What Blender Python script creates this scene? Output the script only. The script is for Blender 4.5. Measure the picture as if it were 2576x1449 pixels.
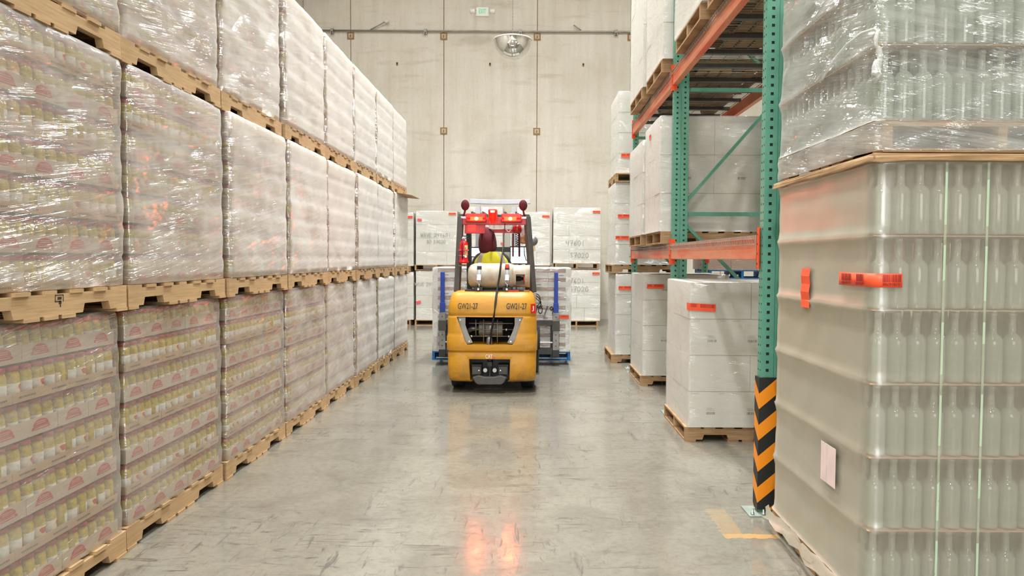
import bpy, bmesh, math, random
from mathutils import Vector, Matrix
PI = math.pi
for _o in list(bpy.data.objects):
    bpy.data.objects.remove(_o)
S = bpy.context.scene
COL = S.collection
rnd = random.Random(7)

# ------------------------------------------------------------------ camera, light, exposure
F_PX, W_PX, H_PX = 1860.0, 2576.0, 1449.0
CAM_H = 1.57
cam = bpy.data.objects.new('camera', bpy.data.cameras.new('camera'))
COL.objects.link(cam)
cam.data.sensor_fit = 'HORIZONTAL'
cam.data.sensor_width = 36.0
cam.data.lens = 36.0 * F_PX / W_PX
cam.data.shift_x = -52.0 / W_PX
cam.data.clip_start = 0.05
cam.data.clip_end = 200
cam.matrix_world = Matrix.Translation((0, 0, CAM_H)) @ (Matrix.Rotation(PI / 2 - math.atan(76 / F_PX), 4, 'X') @ Matrix.Rotation(0.0052, 4, 'Z'))
S.camera = cam

world = bpy.data.worlds.new('world')
S.world = world
world.use_nodes = True
world.node_tree.nodes['Background'].inputs[0].default_value = (1.0, 0.93, 0.84, 1)
world.node_tree.nodes['Background'].inputs[1].default_value = 0.35

def lamp(name, loc, power, sx, sy, color=(0.95, 0.97, 0.985), rot=(0, 0, 0)):
    d = bpy.data.lights.new(name, 'AREA')
    d.shape = 'RECTANGLE'; d.size = sx; d.size_y = sy
    d.energy = power; d.color = color; d.spread = math.radians(128)
    o = bpy.data.objects.new(name, d)
    COL.objects.link(o); o.location = loc; o.rotation_euler = rot
    return o

LAMP_Z = 10.6
for x, y, p in ((-1.6, -4.5, 2000), (0.25, 1.0, 120), (0.25, 6.0, 800), (0.25, 10.5, 1150)):
    lamp('high_bay_light', (x, y, LAMP_Z), p, 0.5, 1.3)
for y, k in ((-3.0, 0.6), (3.5, 0.9), (10.0, 1.25)):
    lamp('high_bay_light', (4.6, y, LAMP_Z), 600 * k, 0.5, 1.3)
    lamp('high_bay_light', (-4.2, y, LAMP_Z), 470 * k, 0.5, 1.3)
for x, p in ((-4.2, 270), (0.25, 420), (4.6, 300)):
    lamp('high_bay_light', (x, 14.2, LAMP_Z), p, 0.5, 1.3).data.spread = math.radians(150)
# added fill light behind the camera, with no door or fixture of its own
lamp('rear_fill_light', (0.4, -7.0, 3.4), 420, 5.0, 4.0, (0.95, 0.97, 0.985), (PI / 2, 0, 0))

S.view_settings.view_transform = 'Standard'
S.view_settings.look = 'None'
S.view_settings.gamma = 1.0
S.view_settings.use_curve_mapping = False
S.view_settings.exposure = -1.15
cy = S.cycles
cy.max_bounces = 7
cy.diffuse_bounces = 3
cy.glossy_bounces = 3
cy.transmission_bounces = 4
cy.transparent_max_bounces = 10
cy.sample_clamp_indirect = 12.0
cy.caustics_reflective = False
cy.caustics_refractive = False
cy.use_denoising = True
cy.use_adaptive_sampling = True
cy.adaptive_threshold = 0.09

# ------------------------------------------------------------------ materials
def lin(c):
    return tuple(((x / 255.0) / 12.92 if x / 255.0 <= 0.04045 else (((x / 255.0) + 0.055) / 1.055) ** 2.4) for x in c)

class NT:
    def __init__(self, name):
        self.m = bpy.data.materials.new(name)
        self.m.use_nodes = True
        self.t = self.m.node_tree
        self.t.nodes.clear()
        self.out = self.n('ShaderNodeOutputMaterial')
    def n(self, kind, **kw):
        nd = self.t.nodes.new(kind)
        for k, v in kw.items():
            setattr(nd, k, v)
        return nd
    def set(self, nd, **kw):
        for k, v in kw.items():
            nd.inputs[k].default_value = v
        return nd
    def link(self, a, b):
        self.t.links.new(a, b)
    def val(self, sock, v):
        if isinstance(v, (int, float)):
            sock.default_value = v
        elif isinstance(v, tuple):
            sock.default_value = v if len(v) != 3 or sock.type != 'RGBA' else (*v, 1)
        else:
            self.link(v, sock)
    def math(self, op, a, b=0.0, c=None, clamp=False):
        nd = self.n('ShaderNodeMath', operation=op); nd.use_clamp = clamp
        self.val(nd.inputs[0], a); self.val(nd.inputs[1], b)
        if c is not None: self.val(nd.inputs[2], c)
        return nd.outputs[0]
    def mix(self, fac, a, b, blend='MIX'):
        nd = self.n('ShaderNodeMix', data_type='RGBA', blend_type=blend)
        self.val(nd.inputs[0], fac); self.val(nd.inputs[6], a); self.val(nd.inputs[7], b)
        return nd.outputs[2]
    def noise(self, vec, scale, detail=4.0, rough=0.55, dist=0.0):
        nd = self.n('ShaderNodeTexNoise')
        self.set(nd, Scale=scale, Detail=detail, Roughness=rough, Distortion=dist)
        if vec is not None: self.link(vec, nd.inputs['Vector'])
        return nd.outputs['Fac']
    def mapv(self, vec, scale=(1, 1, 1), rot=(0, 0, 0), loc=(0, 0, 0)):
        nd = self.n('ShaderNodeMapping')
        self.link(vec, nd.inputs['Vector'])
        nd.inputs['Scale'].default_value = scale; nd.inputs['Rotation'].default_value = rot; nd.inputs['Location'].default_value = loc
        return nd.outputs[0]
    def ramp(self, fac, lo, hi):
        nd = self.n('ShaderNodeMapRange'); nd.clamp = True
        self.link(fac, nd.inputs[0]); nd.inputs[1].default_value = lo; nd.inputs[2].default_value = hi
        return nd.outputs[0]
    def bump(self, h, strength=0.3, dist=0.01):
        nd = self.n('ShaderNodeBump')
        nd.inputs['Strength'].default_value = strength; nd.inputs['Distance'].default_value = dist
        self.link(h, nd.inputs['Height'])
        return nd.outputs[0]
    def obj(self):
        return self.n('ShaderNodeTexCoord').outputs['Object']
    def pos(self):
        return self.n('ShaderNodeNewGeometry').outputs['Position']
    def bsdf(self, color, rough=0.5, metal=0.0, normal=None, spec=0.5):
        nd = self.n('ShaderNodeBsdfPrincipled')
        self.val(nd.inputs['Base Color'], color); self.val(nd.inputs['Roughness'], rough); self.val(nd.inputs['Metallic'], metal)
        nd.inputs['Specular IOR Level'].default_value = spec
        if normal is not None: self.link(normal, nd.inputs['Normal'])
        self.link(nd.outputs[0], self.out.inputs[0])
        return nd

def pm(name, rgb, rough=0.5, metal=0.0, var=0.12, vscale=8.0, bump=0.0, spec=0.5, rgb2=None):
    """plain principled surface with a little mottling of its own colour"""
    T = NT(name)
    c = lin(rgb)
    c2 = lin(rgb2) if rgb2 else tuple(x * (1 - var) for x in c)
    f = T.noise(T.obj(), vscale, 4.0)
    col = T.mix(T.ramp(f, 0.35, 0.7), (*c, 1), (*c2, 1))
    nrm = T.bump(f, bump, 0.01) if bump else None
    T.bsdf(col, rough, metal, nrm, spec)
    return T.m

def emit(name, rgb, strength, rough=0.3, base=None):
    T = NT(name)
    b = T.bsdf((*lin(base or rgb), 1), rough)
    b.inputs['Emission Color'].default_value = (*lin(rgb), 1)
    b.inputs['Emission Strength'].default_value = strength
    return T.m

def film(name, haze=0.25, edge=0.5, gloss=0.16, rough=0.14, bump=0.7, tint=(240, 236, 228), streak=1.0, clear=(0.97, 0.97, 0.96), patchy=1.0, bdist=0.09):
    """stretch film: clear sheet, milky where it is crumpled or doubled, streaky highlights along the winding direction"""
    T = NT(name)
    P = T.pos()
    sep = T.n('ShaderNodeSeparateXYZ'); T.link(P, sep.inputs[0])
    run = T.math('ADD', sep.outputs[0], T.math('MULTIPLY', sep.outputs[1], -1.0))
    zt = T.math('ADD', sep.outputs[2], T.math('MULTIPLY', run, 0.17))
    zt2 = T.math('ADD', sep.outputs[2], T.math('MULTIPLY', run, -0.30))
    def cvec(a, b):
        c = T.n('ShaderNodeCombineXYZ'); T.val(c.inputs[0], a); T.val(c.inputs[1], b); T.val(c.inputs[2], T.math('MULTIPLY', sep.outputs[0], 0.3)); return c.outputs[0]
    v1 = cvec(T.math('MULTIPLY', run, 1.6), T.math('MULTIPLY', zt, 34.0))
    v2 = cvec(T.math('MULTIPLY', run, 2.6), T.math('MULTIPLY', zt2, 20.0))
    v3 = cvec(T.math('MULTIPLY', run, 2.0), T.math('MULTIPLY', sep.outputs[2], 4.0))
    n1 = T.noise(v1, 1.0, 3.0, 0.6)
    n2 = T.noise(v2, 1.0, 2.0, 0.5)
    n3 = T.noise(v3, 1.0, 3.0, 0.6)
    oi = T.n('ShaderNodeObjectInfo')
    osep = T.n('ShaderNodeSeparateColor'); T.link(oi.outputs['Color'], osep.inputs[0])
    msk = T.ramp(T.noise(cvec(T.math('MULTIPLY', run, 1.3), T.math('MULTIPLY', zt, 3.2)), 1.0, 2.0), 0.42, 0.62)
    msk = T.math('MULTIPLY', msk, T.math('SUBTRACT', 1.0, osep.outputs[2]))
    h = T.math('ADD', T.math('MULTIPLY', T.math('ADD', T.math('MULTIPLY', n1, 0.75 * streak), T.math('MULTIPLY', n2, 0.45 * streak)), T.math('ADD', T.math('MULTIPLY', msk, 1.0), 0.07)), T.math('MULTIPLY', n3, 0.45))
    nrm = T.bump(h, bump, bdist)
    lw = T.n('ShaderNodeLayerWeight'); lw.inputs['Blend'].default_value = 0.5
    facing = T.math('POWER', lw.outputs['Facing'], 2.5)
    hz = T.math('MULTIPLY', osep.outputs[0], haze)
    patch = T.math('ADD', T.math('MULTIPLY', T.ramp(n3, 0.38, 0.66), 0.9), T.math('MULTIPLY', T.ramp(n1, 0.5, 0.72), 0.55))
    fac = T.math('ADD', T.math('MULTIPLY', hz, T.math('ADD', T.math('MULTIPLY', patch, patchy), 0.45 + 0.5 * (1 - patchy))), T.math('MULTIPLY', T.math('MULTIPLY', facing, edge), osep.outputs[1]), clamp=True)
    tr = T.n('ShaderNodeBsdfTransparent'); tr.inputs[0].default_value = (*clear, 1)
    df = T.n('ShaderNodeBsdfDiffuse'); df.inputs[0].default_value = (*lin(tint), 1)
    tl = T.n('ShaderNodeBsdfTranslucent'); tl.inputs[0].default_value = (*lin(tint), 1)
    m0 = T.n('ShaderNodeMixShader'); m0.inputs[0].default_value = 0.35
    T.link(df.outputs[0], m0.inputs[1]); T.link(tl.outputs[0], m0.inputs[2])
    m1 = T.n('ShaderNodeMixShader'); T.link(fac, m1.inputs[0]); T.link(tr.outputs[0], m1.inputs[1]); T.link(m0.outputs[0], m1.inputs[2])
    gl = T.n('ShaderNodeBsdfGlossy'); gl.inputs[0].default_value = (1, 1, 1, 1); gl.inputs['Roughness'].default_value = rough
    T.link(nrm, gl.inputs['Normal'])
    gf = T.math('MULTIPLY', T.math('ADD', T.math('MULTIPLY', lw.outputs['Fresnel'], 0.55), 0.55), gloss, clamp=True)
    m2 = T.n('ShaderNodeMixShader'); T.link(gf, m2.inputs[0]); T.link(m1.outputs[0], m2.inputs[1]); T.link(gl.outputs[0], m2.inputs[2])
    T.link(m2.outputs[0], T.out.inputs[0])
    return T.m

M = {}
M['film'] = film('stretch_film', haze=0.36, edge=0.85, gloss=0.30, rough=0.15, bump=1.0, tint=(249, 246, 240))
M['film_box'] = film('stretch_film_on_cartons', haze=0.10, edge=0.30, gloss=0.12, rough=0.14, bump=0.8, bdist=0.05, tint=(246, 244, 238))
M['film_clear'] = film('stretch_film_glossy', haze=0.30, edge=0.35, gloss=0.26, rough=0.11, bump=1.0, streak=1.3, tint=(236, 238, 232))
M['shroud'] = film('milky_shrink_hood', haze=0.30, edge=1.5, gloss=0.22, rough=0.30, bump=0.12, bdist=0.02, streak=0.3, tint=(220, 211, 190), patchy=0.18)

def wood(name, rgb, rgb2):
    T = NT(name)
    o = T.obj()
    oi = T.n('ShaderNodeObjectInfo')
    g = T.noise(T.mapv(o, (3, 3, 40)), 1.6, 4.0, 0.6)
    g2 = T.noise(o, 2.2, 3.0)
    c = T.mix(T.ramp(g, 0.35, 0.7), (*lin(rgb), 1), (*lin(rgb2), 1))
    c = T.mix(T.math('MULTIPLY', T.ramp(g2, 0.45, 0.75), 0.35), c, (*lin(tuple(x * 0.72 for x in rgb2)), 1))
    c = T.mix(T.math('MULTIPLY', oi.outputs['Random'], 0.35), c, (*lin(rgb2), 1))
    T.bsdf(c, 0.75, 0, T.bump(g, 0.25, 0.004), 0.25)
    return T.m
M['wood'] = wood('pallet_pine', (200, 170, 128), (178, 144, 104))
M['wood_old'] = wood('weathered_pallet_wood', (196, 164, 124), (150, 116, 82))
M['blue_wood'] = pm('blue_painted_wood', (28, 120, 190), 0.6, var=0.3, vscale=9)
M['kraft'] = pm('kraft_board', (196, 160, 122), 0.8, var=0.12)
M['kraft_pale'] = pm('pale_tray_board', (205, 184, 160), 0.8, var=0.1)
M['logo_red'] = pm('red_print', (196, 62, 56), 0.7)
M['dark_print'] = pm('dark_print', (70, 66, 62), 0.8)
M['olive'] = pm('pickled_peppers_in_jar', (208, 178, 24), 0.10, var=0.0, vscale=40, rgb2=(132, 116, 12), spec=0.8)
M['label_white'] = pm('white_jar_label', (236, 232, 222), 0.5, vscale=60, rgb2=(205, 200, 190))
M['label_cream'] = pm('cream_jar_label', (240, 218, 178), 0.5, vscale=30)
M['lid'] = pm('red_jar_lid', (176, 36, 30), 0.3)
M['brown'] = pm('brown_paste_in_jar', (120, 92, 60), 0.5)
M['carton'] = pm('white_carton', (233, 230, 222), 0.65, var=0.05, vscale=3)
M['carton_edge'] = pm('carton_seam', (206, 201, 192), 0.8)
M['carton_tan'] = pm('brownish_carton', (190, 160, 142), 0.8)
M['sticker'] = pm('orange_sticker', (255, 92, 52), 0.45, var=0.05)
M['pink'] = pm('pink_sticker', (250, 92, 100), 0.5)
M['sticker_ink'] = pm('sticker_print', (150, 40, 30), 0.6)
M['ink'] = pm('marker_ink', (140, 139, 136), 0.8)
M['ink_soft'] = pm('faint_marker_ink', (176, 174, 170), 0.8)
M['paper_pink'] = pm('pale_pink_paper', (236, 212, 206), 0.7)
M['strap_green'] = pm('green_plastic_strap', (180, 202, 172), 0.4)
M['plastic_white'] = pm('white_plastic', (236, 234, 228), 0.35)
M['black'] = pm('black_rubber', (26, 26, 27), 0.6, var=0.3, vscale=14)
M['black_paint'] = pm('black_satin_paint_and_shade', (38, 39, 40), 0.45, var=0.25)
M['frame_grey'] = pm('dark_grey_frame_paint', (84, 82, 78), 0.5, var=0.25, vscale=12)
M['grey_steel'] = pm('grey_steel', (150, 150, 146), 0.42, 0.6, var=0.35, vscale=9)
M['chrome'] = pm('bright_steel', (205, 208, 214), 0.22, 0.9, var=0.15)
M['alu'] = pm('painted_silver_steel', (206, 209, 216), 0.35, 0.25, var=0.12)
M['galv'] = pm('galvanised_wire', (170, 166, 156), 0.45, 0.6, var=0.2)
M['rust'] = pm('rusty_plate', (168, 132, 92), 0.8, var=0.35, vscale=30)
M['teal'] = pm('teal_rack_paint', (100, 162, 138), 0.42, var=0.18, vscale=5, rgb2=(82, 146, 122))
M['teal_pale'] = pm('pale_teal_plate', (148, 160, 148), 0.55, var=0.2)
M['dark_gap'] = pm('dark_void', (22, 20, 18), 0.9)
M['red_paint_and_glow'] = pm('red_housing_and_glow', (196, 40, 34), 0.35, var=0.2)
M['maroon'] = pm('maroon_cloth', (96, 26, 34), 0.9, var=0.3, vscale=60, bump=0.2)
M['vest'] = pm('lime_vest_cloth', (224, 222, 48), 0.8, var=0.15)
M['vest_tape'] = pm('grey_reflective_tape', (186, 182, 168), 0.4)
M['sleeve'] = pm('charcoal_sleeve_cloth', (52, 58, 64), 0.9)
M['trouser'] = pm('dark_trouser_cloth', (44, 48, 60), 0.9)
M['skin'] = pm('skin', (190, 140, 110), 0.5)
M['ext_red'] = pm('extinguisher_red', (222, 20, 26), 0.25)
M['ext_label'] = pm('yellow_label', (232, 214, 130), 0.5)
M['tank'] = pm('worn_cream_tank', (200, 190, 173), 0.42, var=0.2, vscale=7, rgb2=(168, 152, 131))
M['blue_steel'] = pm('blue_powder_coat', (24, 66, 170), 0.4)
M['lens_red'] = emit('glowing_red_lens', (255, 16, 4), 7.0, base=(150, 8, 6))
M['lamp_hot'] = emit('lit_flasher_bulb', (255, 74, 16), 600.0)
M['lens_orange'] = emit('glowing_orange_lens', (255, 38, 2), 30.0, base=(200, 30, 6))
M['screen'] = emit('lit_screen', (222, 240, 246), 3.2)
M['screen_line'] = emit('cyan_screen_bar', (90, 190, 214), 2.0)
M['exit_green'] = emit('lit_green_letters', (90, 250, 170), 0.9, base=(60, 160, 120))

def beam_mat():
    T = NT('orange_beam_paint')
    o = T.obj()
    f = T.noise(T.mapv(o, (4, 0.8, 4)), 1.5, 4.0, 0.6)
    c = T.mix(T.ramp(f, 0.36, 0.56), (*lin((238, 92, 44)), 1), (*lin((232, 150, 112)), 1))
    T.bsdf(c, 0.42)
    return T.m
M['orange'] = beam_mat()
M['orange_clip'] = pm('orange_connector_paint', (244, 84, 30), 0.45, var=0.12)

def yellow_mat():
    T = NT('worn_yellow_paint')
    o = T.obj()
    f = T.noise(T.mapv(o, (2.5, 2.5, 14)), 1.6, 6.0, 0.62)
    f2 = T.noise(o, 5.0, 5.0, 0.65, 0.6)
    sep = T.n('ShaderNodeSeparateXYZ'); T.link(o, sep.inputs[0])
    low = T.ramp(T.math('MULTIPLY', sep.outputs[2], -1.0), -0.75, -0.15)
    c = T.mix(T.math('MULTIPLY', T.ramp(f, 0.50, 0.72), 0.55), (*lin((206, 146, 36)), 1), (*lin((176, 118, 40)), 1))
    side = T.ramp(T.math('ABSOLUTE', sep.outputs[0]), 0.25, 0.5)
    scuff = T.math('MULTIPLY', T.math('MULTIPLY', T.ramp(f2, 0.56, 0.59), T.ramp(low, 0.25, 0.6)), side)
    c = T.mix(T.math('MULTIPLY', scuff, 0.8), c, (*lin((214, 190, 140)), 1))
    grime = T.math('MULTIPLY', T.ramp(f2, 0.42, 0.68), T.math('MULTIPLY', T.ramp(low, 0.35, 1.0), 0.85))
    c = T.mix(grime, c, (*lin((120, 92, 56)), 1))
    T.bsdf(c, 0.4)
    return T.m
M['yellow'] = yellow_mat()

def chevron_mat():
    T = NT('black_and_orange_chevrons')
    o = T.obj()
    sep = T.n('ShaderNodeSeparateXYZ'); T.link(o, sep.inputs[0])
    d = T.math('ADD', sep.outputs[0], sep.outputs[1])
    t = T.math('FRACT', T.math('DIVIDE', T.math('SUBTRACT', sep.outputs[2], T.math('MULTIPLY', d, 0.85)), 0.193))
    st = T.math('GREATER_THAN', t, 0.5)
    c = T.mix(st, (*lin((34, 33, 32)), 1), (*lin((244, 146, 24)), 1))
    T.bsdf(c, 0.5)
    return T.m
M['chevron'] = chevron_mat()

def floor_mat():
    T = NT('polished_concrete_floor')
    p = T.pos()
    big = T.noise(p, 0.55, 4.0, 0.6)
    mid = T.noise(p, 2.6, 6.0, 0.68, 0.6)
    fine = T.noise(p, 22.0, 4.0, 0.7)
    c = T.mix(T.ramp(big, 0.3, 0.7), (*lin((141, 137, 123)), 1), (*lin((131, 126, 113)), 1))
    c = T.mix(T.math('MULTIPLY', T.ramp(mid, 0.44, 0.66), 0.6), c, (*lin((108, 102, 90)), 1))
    c = T.mix(T.math('MULTIPLY', T.ramp(fine, 0.45, 0.72), 0.35), c, (*lin((92, 88, 80)), 1))
    # tyre scuffs and scratches
    v1 = T.mapv(p, (1.4, 9.0, 1), (0, 0, 0.9))
    s1 = T.ramp(T.noise(v1, 2.2, 6.0, 0.72, 1.2), 0.56, 0.64)
    v2 = T.mapv(p, (9.0, 1.6, 1), (0, 0, 0.45), (3, 1, 0))
    s2 = T.ramp(T.noise(v2, 2.0, 6.0, 0.72, 1.0), 0.57, 0.64)
    sep = T.n('ShaderNodeSeparateXYZ'); T.link(p, sep.inputs[0])
    zone = T.ramp(T.noise(T.mapv(p, (1, 1, 1), (0, 0, 0), (7, 3, 0)), 0.8, 3.0), 0.40, 0.60)
    sc = T.math('MULTIPLY', T.math('MAXIMUM', s1, T.math('MULTIPLY', s2, 0.8)), T.math('ADD', T.math('MULTIPLY', zone, 0.7), 0.06))
    c = T.mix(sc, c, (*lin((62, 58, 52)), 1))
    # saw cuts
    def cut(sock, at, w):
        return T.math('LESS_THAN', T.math('ABSOLUTE', T.math('SUBTRACT', sock, at)), w)
    wob = T.math('MULTIPLY', T.math('SUBTRACT', fine, 0.5), 0.01)
    yy = T.math('ADD', sep.outputs[1], wob)
    cuts = None
    for a, w in ((4.52, 0.007), (8.62, 0.006), (12.7, 0.008)):
        k = cut(yy, a, w)
        cuts = k if cuts is None else T.math('MAXIMUM', cuts, k)
    c = T.mix(T.math('MULTIPLY', cuts, 0.5), c, (*lin((126, 118, 104)), 1))
    # remains of yellow floor paint next to the rack foot
    bx = T.math('MULTIPLY', T.math('GREATER_THAN', sep.outputs[0], 1.09), T.math('LESS_THAN', sep.outputs[0], 1.40))
    by = T.math('LESS_THAN', T.math('ABSOLUTE', T.math('SUBTRACT', sep.outputs[1], T.math('ADD', 4.13, T.math('MULTIPLY', wob, 6)))), 0.032)
    bx2 = T.math('LESS_THAN', T.math('ABSOLUTE', T.math('SUBTRACT', sep.outputs[0], T.math('ADD', 1.15, T.math('MULTIPLY', wob, 8)))), 0.06)
    by2 = T.math('MULTIPLY', T.math('GREATER_THAN', sep.outputs[1], 4.14), T.math('LESS_THAN', sep.outputs[1], 4.58))
    mark = T.math('MAXIMUM', T.math('MULTIPLY', bx, by), T.math('MULTIPLY', T.math('MULTIPLY', bx2, by2), 0.4))
    c = T.mix(T.math('MULTIPLY', mark, T.math('MULTIPLY', T.ramp(mid, 0.28, 0.6), 0.75)), c, (*lin((214, 166, 92)), 1))
    r = T.math('ADD', T.math('MULTIPLY', T.ramp(mid, 0.3, 0.75), 0.15), 0.10)
    r = T.math('ADD', r, T.math('MULTIPLY', sc, 0.25))
    T.bsdf(c, r, 0, T.bump(T.math('ADD', fine, T.math('MULTIPLY', cuts, -1.5)), 0.03, 0.01), 0.75)
    return T.m
M['floor'] = floor_mat()

def wall_mat():
    T = NT('cast_concrete_wall')
    p = T.pos()
    a = T.noise(T.mapv(p, (5.0, 5.0, 0.35)), 1.0, 5.0, 0.6)
    b = T.noise(p, 0.9, 5.0, 0.62)
    d = T.noise(T.mapv(p, (0.8, 0.8, 5.0)), 1.0, 4.0, 0.6)
    f = T.noise(p, 14.0, 4.0, 0.7)
    c = T.mix(T.ramp(a, 0.35, 0.7), (*lin((230, 223, 211)), 1), (*lin((218, 210, 194)), 1))
    c = T.mix(T.math('MULTIPLY', T.ramp(b, 0.45, 0.75), 0.5), c, (*lin((200, 190, 170)), 1))
    c = T.mix(T.math('MULTIPLY', T.ramp(d, 0.56, 0.72), 0.35), c, (*lin((176, 162, 140)), 1))
    c = T.mix(T.math('MULTIPLY', T.ramp(f, 0.5, 0.8), 0.2), c, (*lin((160, 146, 122)), 1))
    T.bsdf(c, 0.85, 0, T.bump(f, 0.08, 0.01), 0.25)
    return T.m
M['wall'] = wall_mat()
M['ceiling'] = pm('white_ceiling_deck', (222, 216, 204), 0.8)

def bottle_mat():
    T = NT('pale_green_bottle_glass')
    lw = T.n('ShaderNodeLayerWeight'); lw.inputs['Blend'].default_value = 0.45
    tr = T.n('ShaderNodeBsdfTransparent'); tr.inputs[0].default_value = (0.86, 0.91, 0.86, 1)
    df = T.n('ShaderNodeBsdfDiffuse'); df.inputs[0].default_value = (*lin((206, 218, 202)), 1)
    gl = T.n('ShaderNodeBsdfGlossy'); gl.inputs['Roughness'].default_value = 0.08
    m1 = T.n('ShaderNodeMixShader')
    T.link(T.math('ADD', T.math('MULTIPLY', lw.outputs['Facing'], 0.30), 0.38, clamp=True), m1.inputs[0])
    T.link(tr.outputs[0], m1.inputs[1]); T.link(df.outputs[0], m1.inputs[2])
    m2 = T.n('ShaderNodeMixShader')
    T.link(T.math('ADD', T.math('MULTIPLY', lw.outputs['Fresnel'], 0.6), 0.05, clamp=True), m2.inputs[0])
    T.link(m1.outputs[0], m2.inputs[1]); T.link(gl.outputs[0], m2.inputs[2])
    T.link(m2.outputs[0], T.out.inputs[0])
    return T.m
M['bottle'] = bottle_mat()
M['bottle_mass'] = pm('massed_bottle_glass', (196, 206, 192), 0.3, var=0.2, vscale=14)
M['clear_dome'] = pm('mirrored_acrylic', (225, 225, 222), 0.05, 1.0, var=0.03)

# ------------------------------------------------------------------ mesh helpers
class MB:
    """collects faces of one mesh; every face carries a material key"""
    def __init__(self):
        self.weld = False; self.v = []; self.f = []; self.k = []; self.sm = []
    def face(self, pts, mat, smooth=False):
        b = len(self.v); self.v += [tuple(p) for p in pts]
        self.f.append(tuple(range(b, b + len(pts)))); self.k.append(mat); self.sm.append(smooth)
    def grid(self, rings, mat, closed=True, caps=True, smooth=True, mats=None):
        b = len(self.v); n = len(rings[0])
        for r in rings: self.v += [tuple(p) for p in r]
        for i in range(len(rings) - 1):
            for j in range(n if closed else n - 1):
                a = b + i * n + j; c = b + i * n + (j + 1) % n
                self.f.append((a, c, c + n, a + n)); self.sm.append(smooth)
                self.k.append(mats(i, j) if mats else mat)
        if caps and closed:
            self.f.append(tuple(b + j for j in reversed(range(n)))); self.k.append(mats(0, 0) if mats else mat); self.sm.append(False)
            self.f.append(tuple(b + (len(rings) - 1) * n + j for j in range(n))); self.k.append(mats(len(rings) - 2, 0) if mats else mat); self.sm.append(False)
    def box(self, x0, x1, y0, y1, z0, z1, mat, xf=None):
        p = [(x0, y0, z0), (x1, y0, z0), (x1, y1, z0), (x0, y1, z0), (x0, y0, z1), (x1, y0, z1), (x1, y1, z1), (x0, y1, z1)]
        if xf: p = [tuple(xf @ Vector(q)) for q in p]
        b = len(self.v); self.v += p
        for q in ((0, 3, 2, 1), (4, 5, 6, 7), (0, 1, 5, 4), (1, 2, 6, 5), (2, 3, 7, 6), (3, 0, 4, 7)):
            self.f.append(tuple(b + i for i in q)); self.k.append(mat); self.sm.append(False)
    def bar(self, a, b_, w, h, mat):
        a = Vector(a); b_ = Vector(b_); d = b_ - a; L = d.length
        q = d.to_track_quat('Z', 'Y').to_matrix().to_4x4()
        self.box(-w / 2, w / 2, -h / 2, h / 2, 0, L, mat, Matrix.Translation(a) @ q)
    def lathe(self, prof, mat, c=(0, 0, 0), n=16, axis='Z', mats=None, smooth=True, caps=True):
        rings = []
        for r, z in prof:
            ring = []
            for j in range(n):
                t = 2 * PI * j / n
                x, y = r * math.cos(t), r * math.sin(t)
                p = {'Z': (x, y, z), 'X': (z, x, y), 'Y': (y, z, x)}[axis]
                ring.append((p[0] + c[0], p[1] + c[1], p[2] + c[2]))
            rings.append(ring)
        self.grid(rings, mat, True, caps, smooth, mats)
    def tube(self, path, r, mat, n=8):
        P = [Vector(p) for p in path]; rings = []; up = Vector((0, 0, 1))
        for i, p in enumerate(P):
            d = (P[min(i + 1, len(P) - 1)] - P[max(i - 1, 0)]).normalized()
            s = d.cross(up)
            if s.length < 0.05: s = d.cross(Vector((1, 0, 0)))
            s.normalize(); t = s.cross(d).normalized()
            rr = r[i] if isinstance(r, (list, tuple)) else r
            rings.append([p + s * (rr * math.cos(2 * PI * j / n)) + t * (rr * math.sin(2 * PI * j / n)) for j in range(n)])
        self.grid(rings, mat, True, True, True)
    def prism(self, poly, mat, axis='Y', a=0.0, b=1.0, smooth=False):
        def P(u, v, w):
            return {'Y': (u, w, v), 'X': (w, u, v), 'Z': (u, v, w)}[axis]
        self.grid([[P(u, v, a) for u, v in poly], [P(u, v, b) for u, v in poly]], mat, True, True, smooth)
    def mesh(self, name):
        me = bpy.data.meshes.new(name)
        me.from_pydata(self.v, [], self.f)
        keys = []
        for k in self.k:
            if k not in keys: keys.append(k)
        for k in keys: me.materials.append(M[k])
        me.polygons.foreach_set('material_index', [keys.index(k) for k in self.k])
        me.polygons.foreach_set('use_smooth', self.sm)
        bm = bmesh.new(); bm.from_mesh(me)
        if self.weld: bmesh.ops.remove_doubles(bm, verts=bm.verts, dist=1e-5)
        bmesh.ops.recalc_face_normals(bm, faces=bm.faces)
        bm.to_mesh(me); bm.free()
        me.update()
        return me
    def build(self, name, parent=None, loc=(0, 0, 0), rot=(0, 0, 0), bevel=0.0, label=None):
        return put(name, self.mesh(name), parent, loc, rot, bevel, label)

def put(name, me, parent=None, loc=(0, 0, 0), rot=(0, 0, 0), bevel=0.0, label=None):
    o = bpy.data.objects.new(name, me); COL.objects.link(o)
    o.location = loc; o.rotation_euler = rot
    if parent: o.parent = parent
    if label: o['label'] = label
    if bevel:
        md = o.modifiers.new('bevel', 'BEVEL'); md.width = bevel; md.segments = 2; md.limit_method = 'ANGLE'
        md.harden_normals = False
    return o

def tag(o, label, cat, group=None, kind=None):
    o['label'] = label; o['category'] = cat
    if group: o['group'] = group
    if kind: o['kind'] = kind
    return o

def thing(name, label, cat, loc=(0, 0, 0), rz=0.0, group=None):
    o = bpy.data.objects.new(name, None); COL.objects.link(o)
    o.empty_display_size = 0.2
    o.location = loc; o.rotation_euler = (0, 0, rz)
    return tag(o, label, cat, group)

def struct(o):
    o['kind'] = 'structure'; return o

def dup(o, parent=None):
    c = o.copy(); COL.objects.link(c)
    if parent: c.parent = parent
    for ch in list(o.children): dup(ch, c)
    return c

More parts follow.
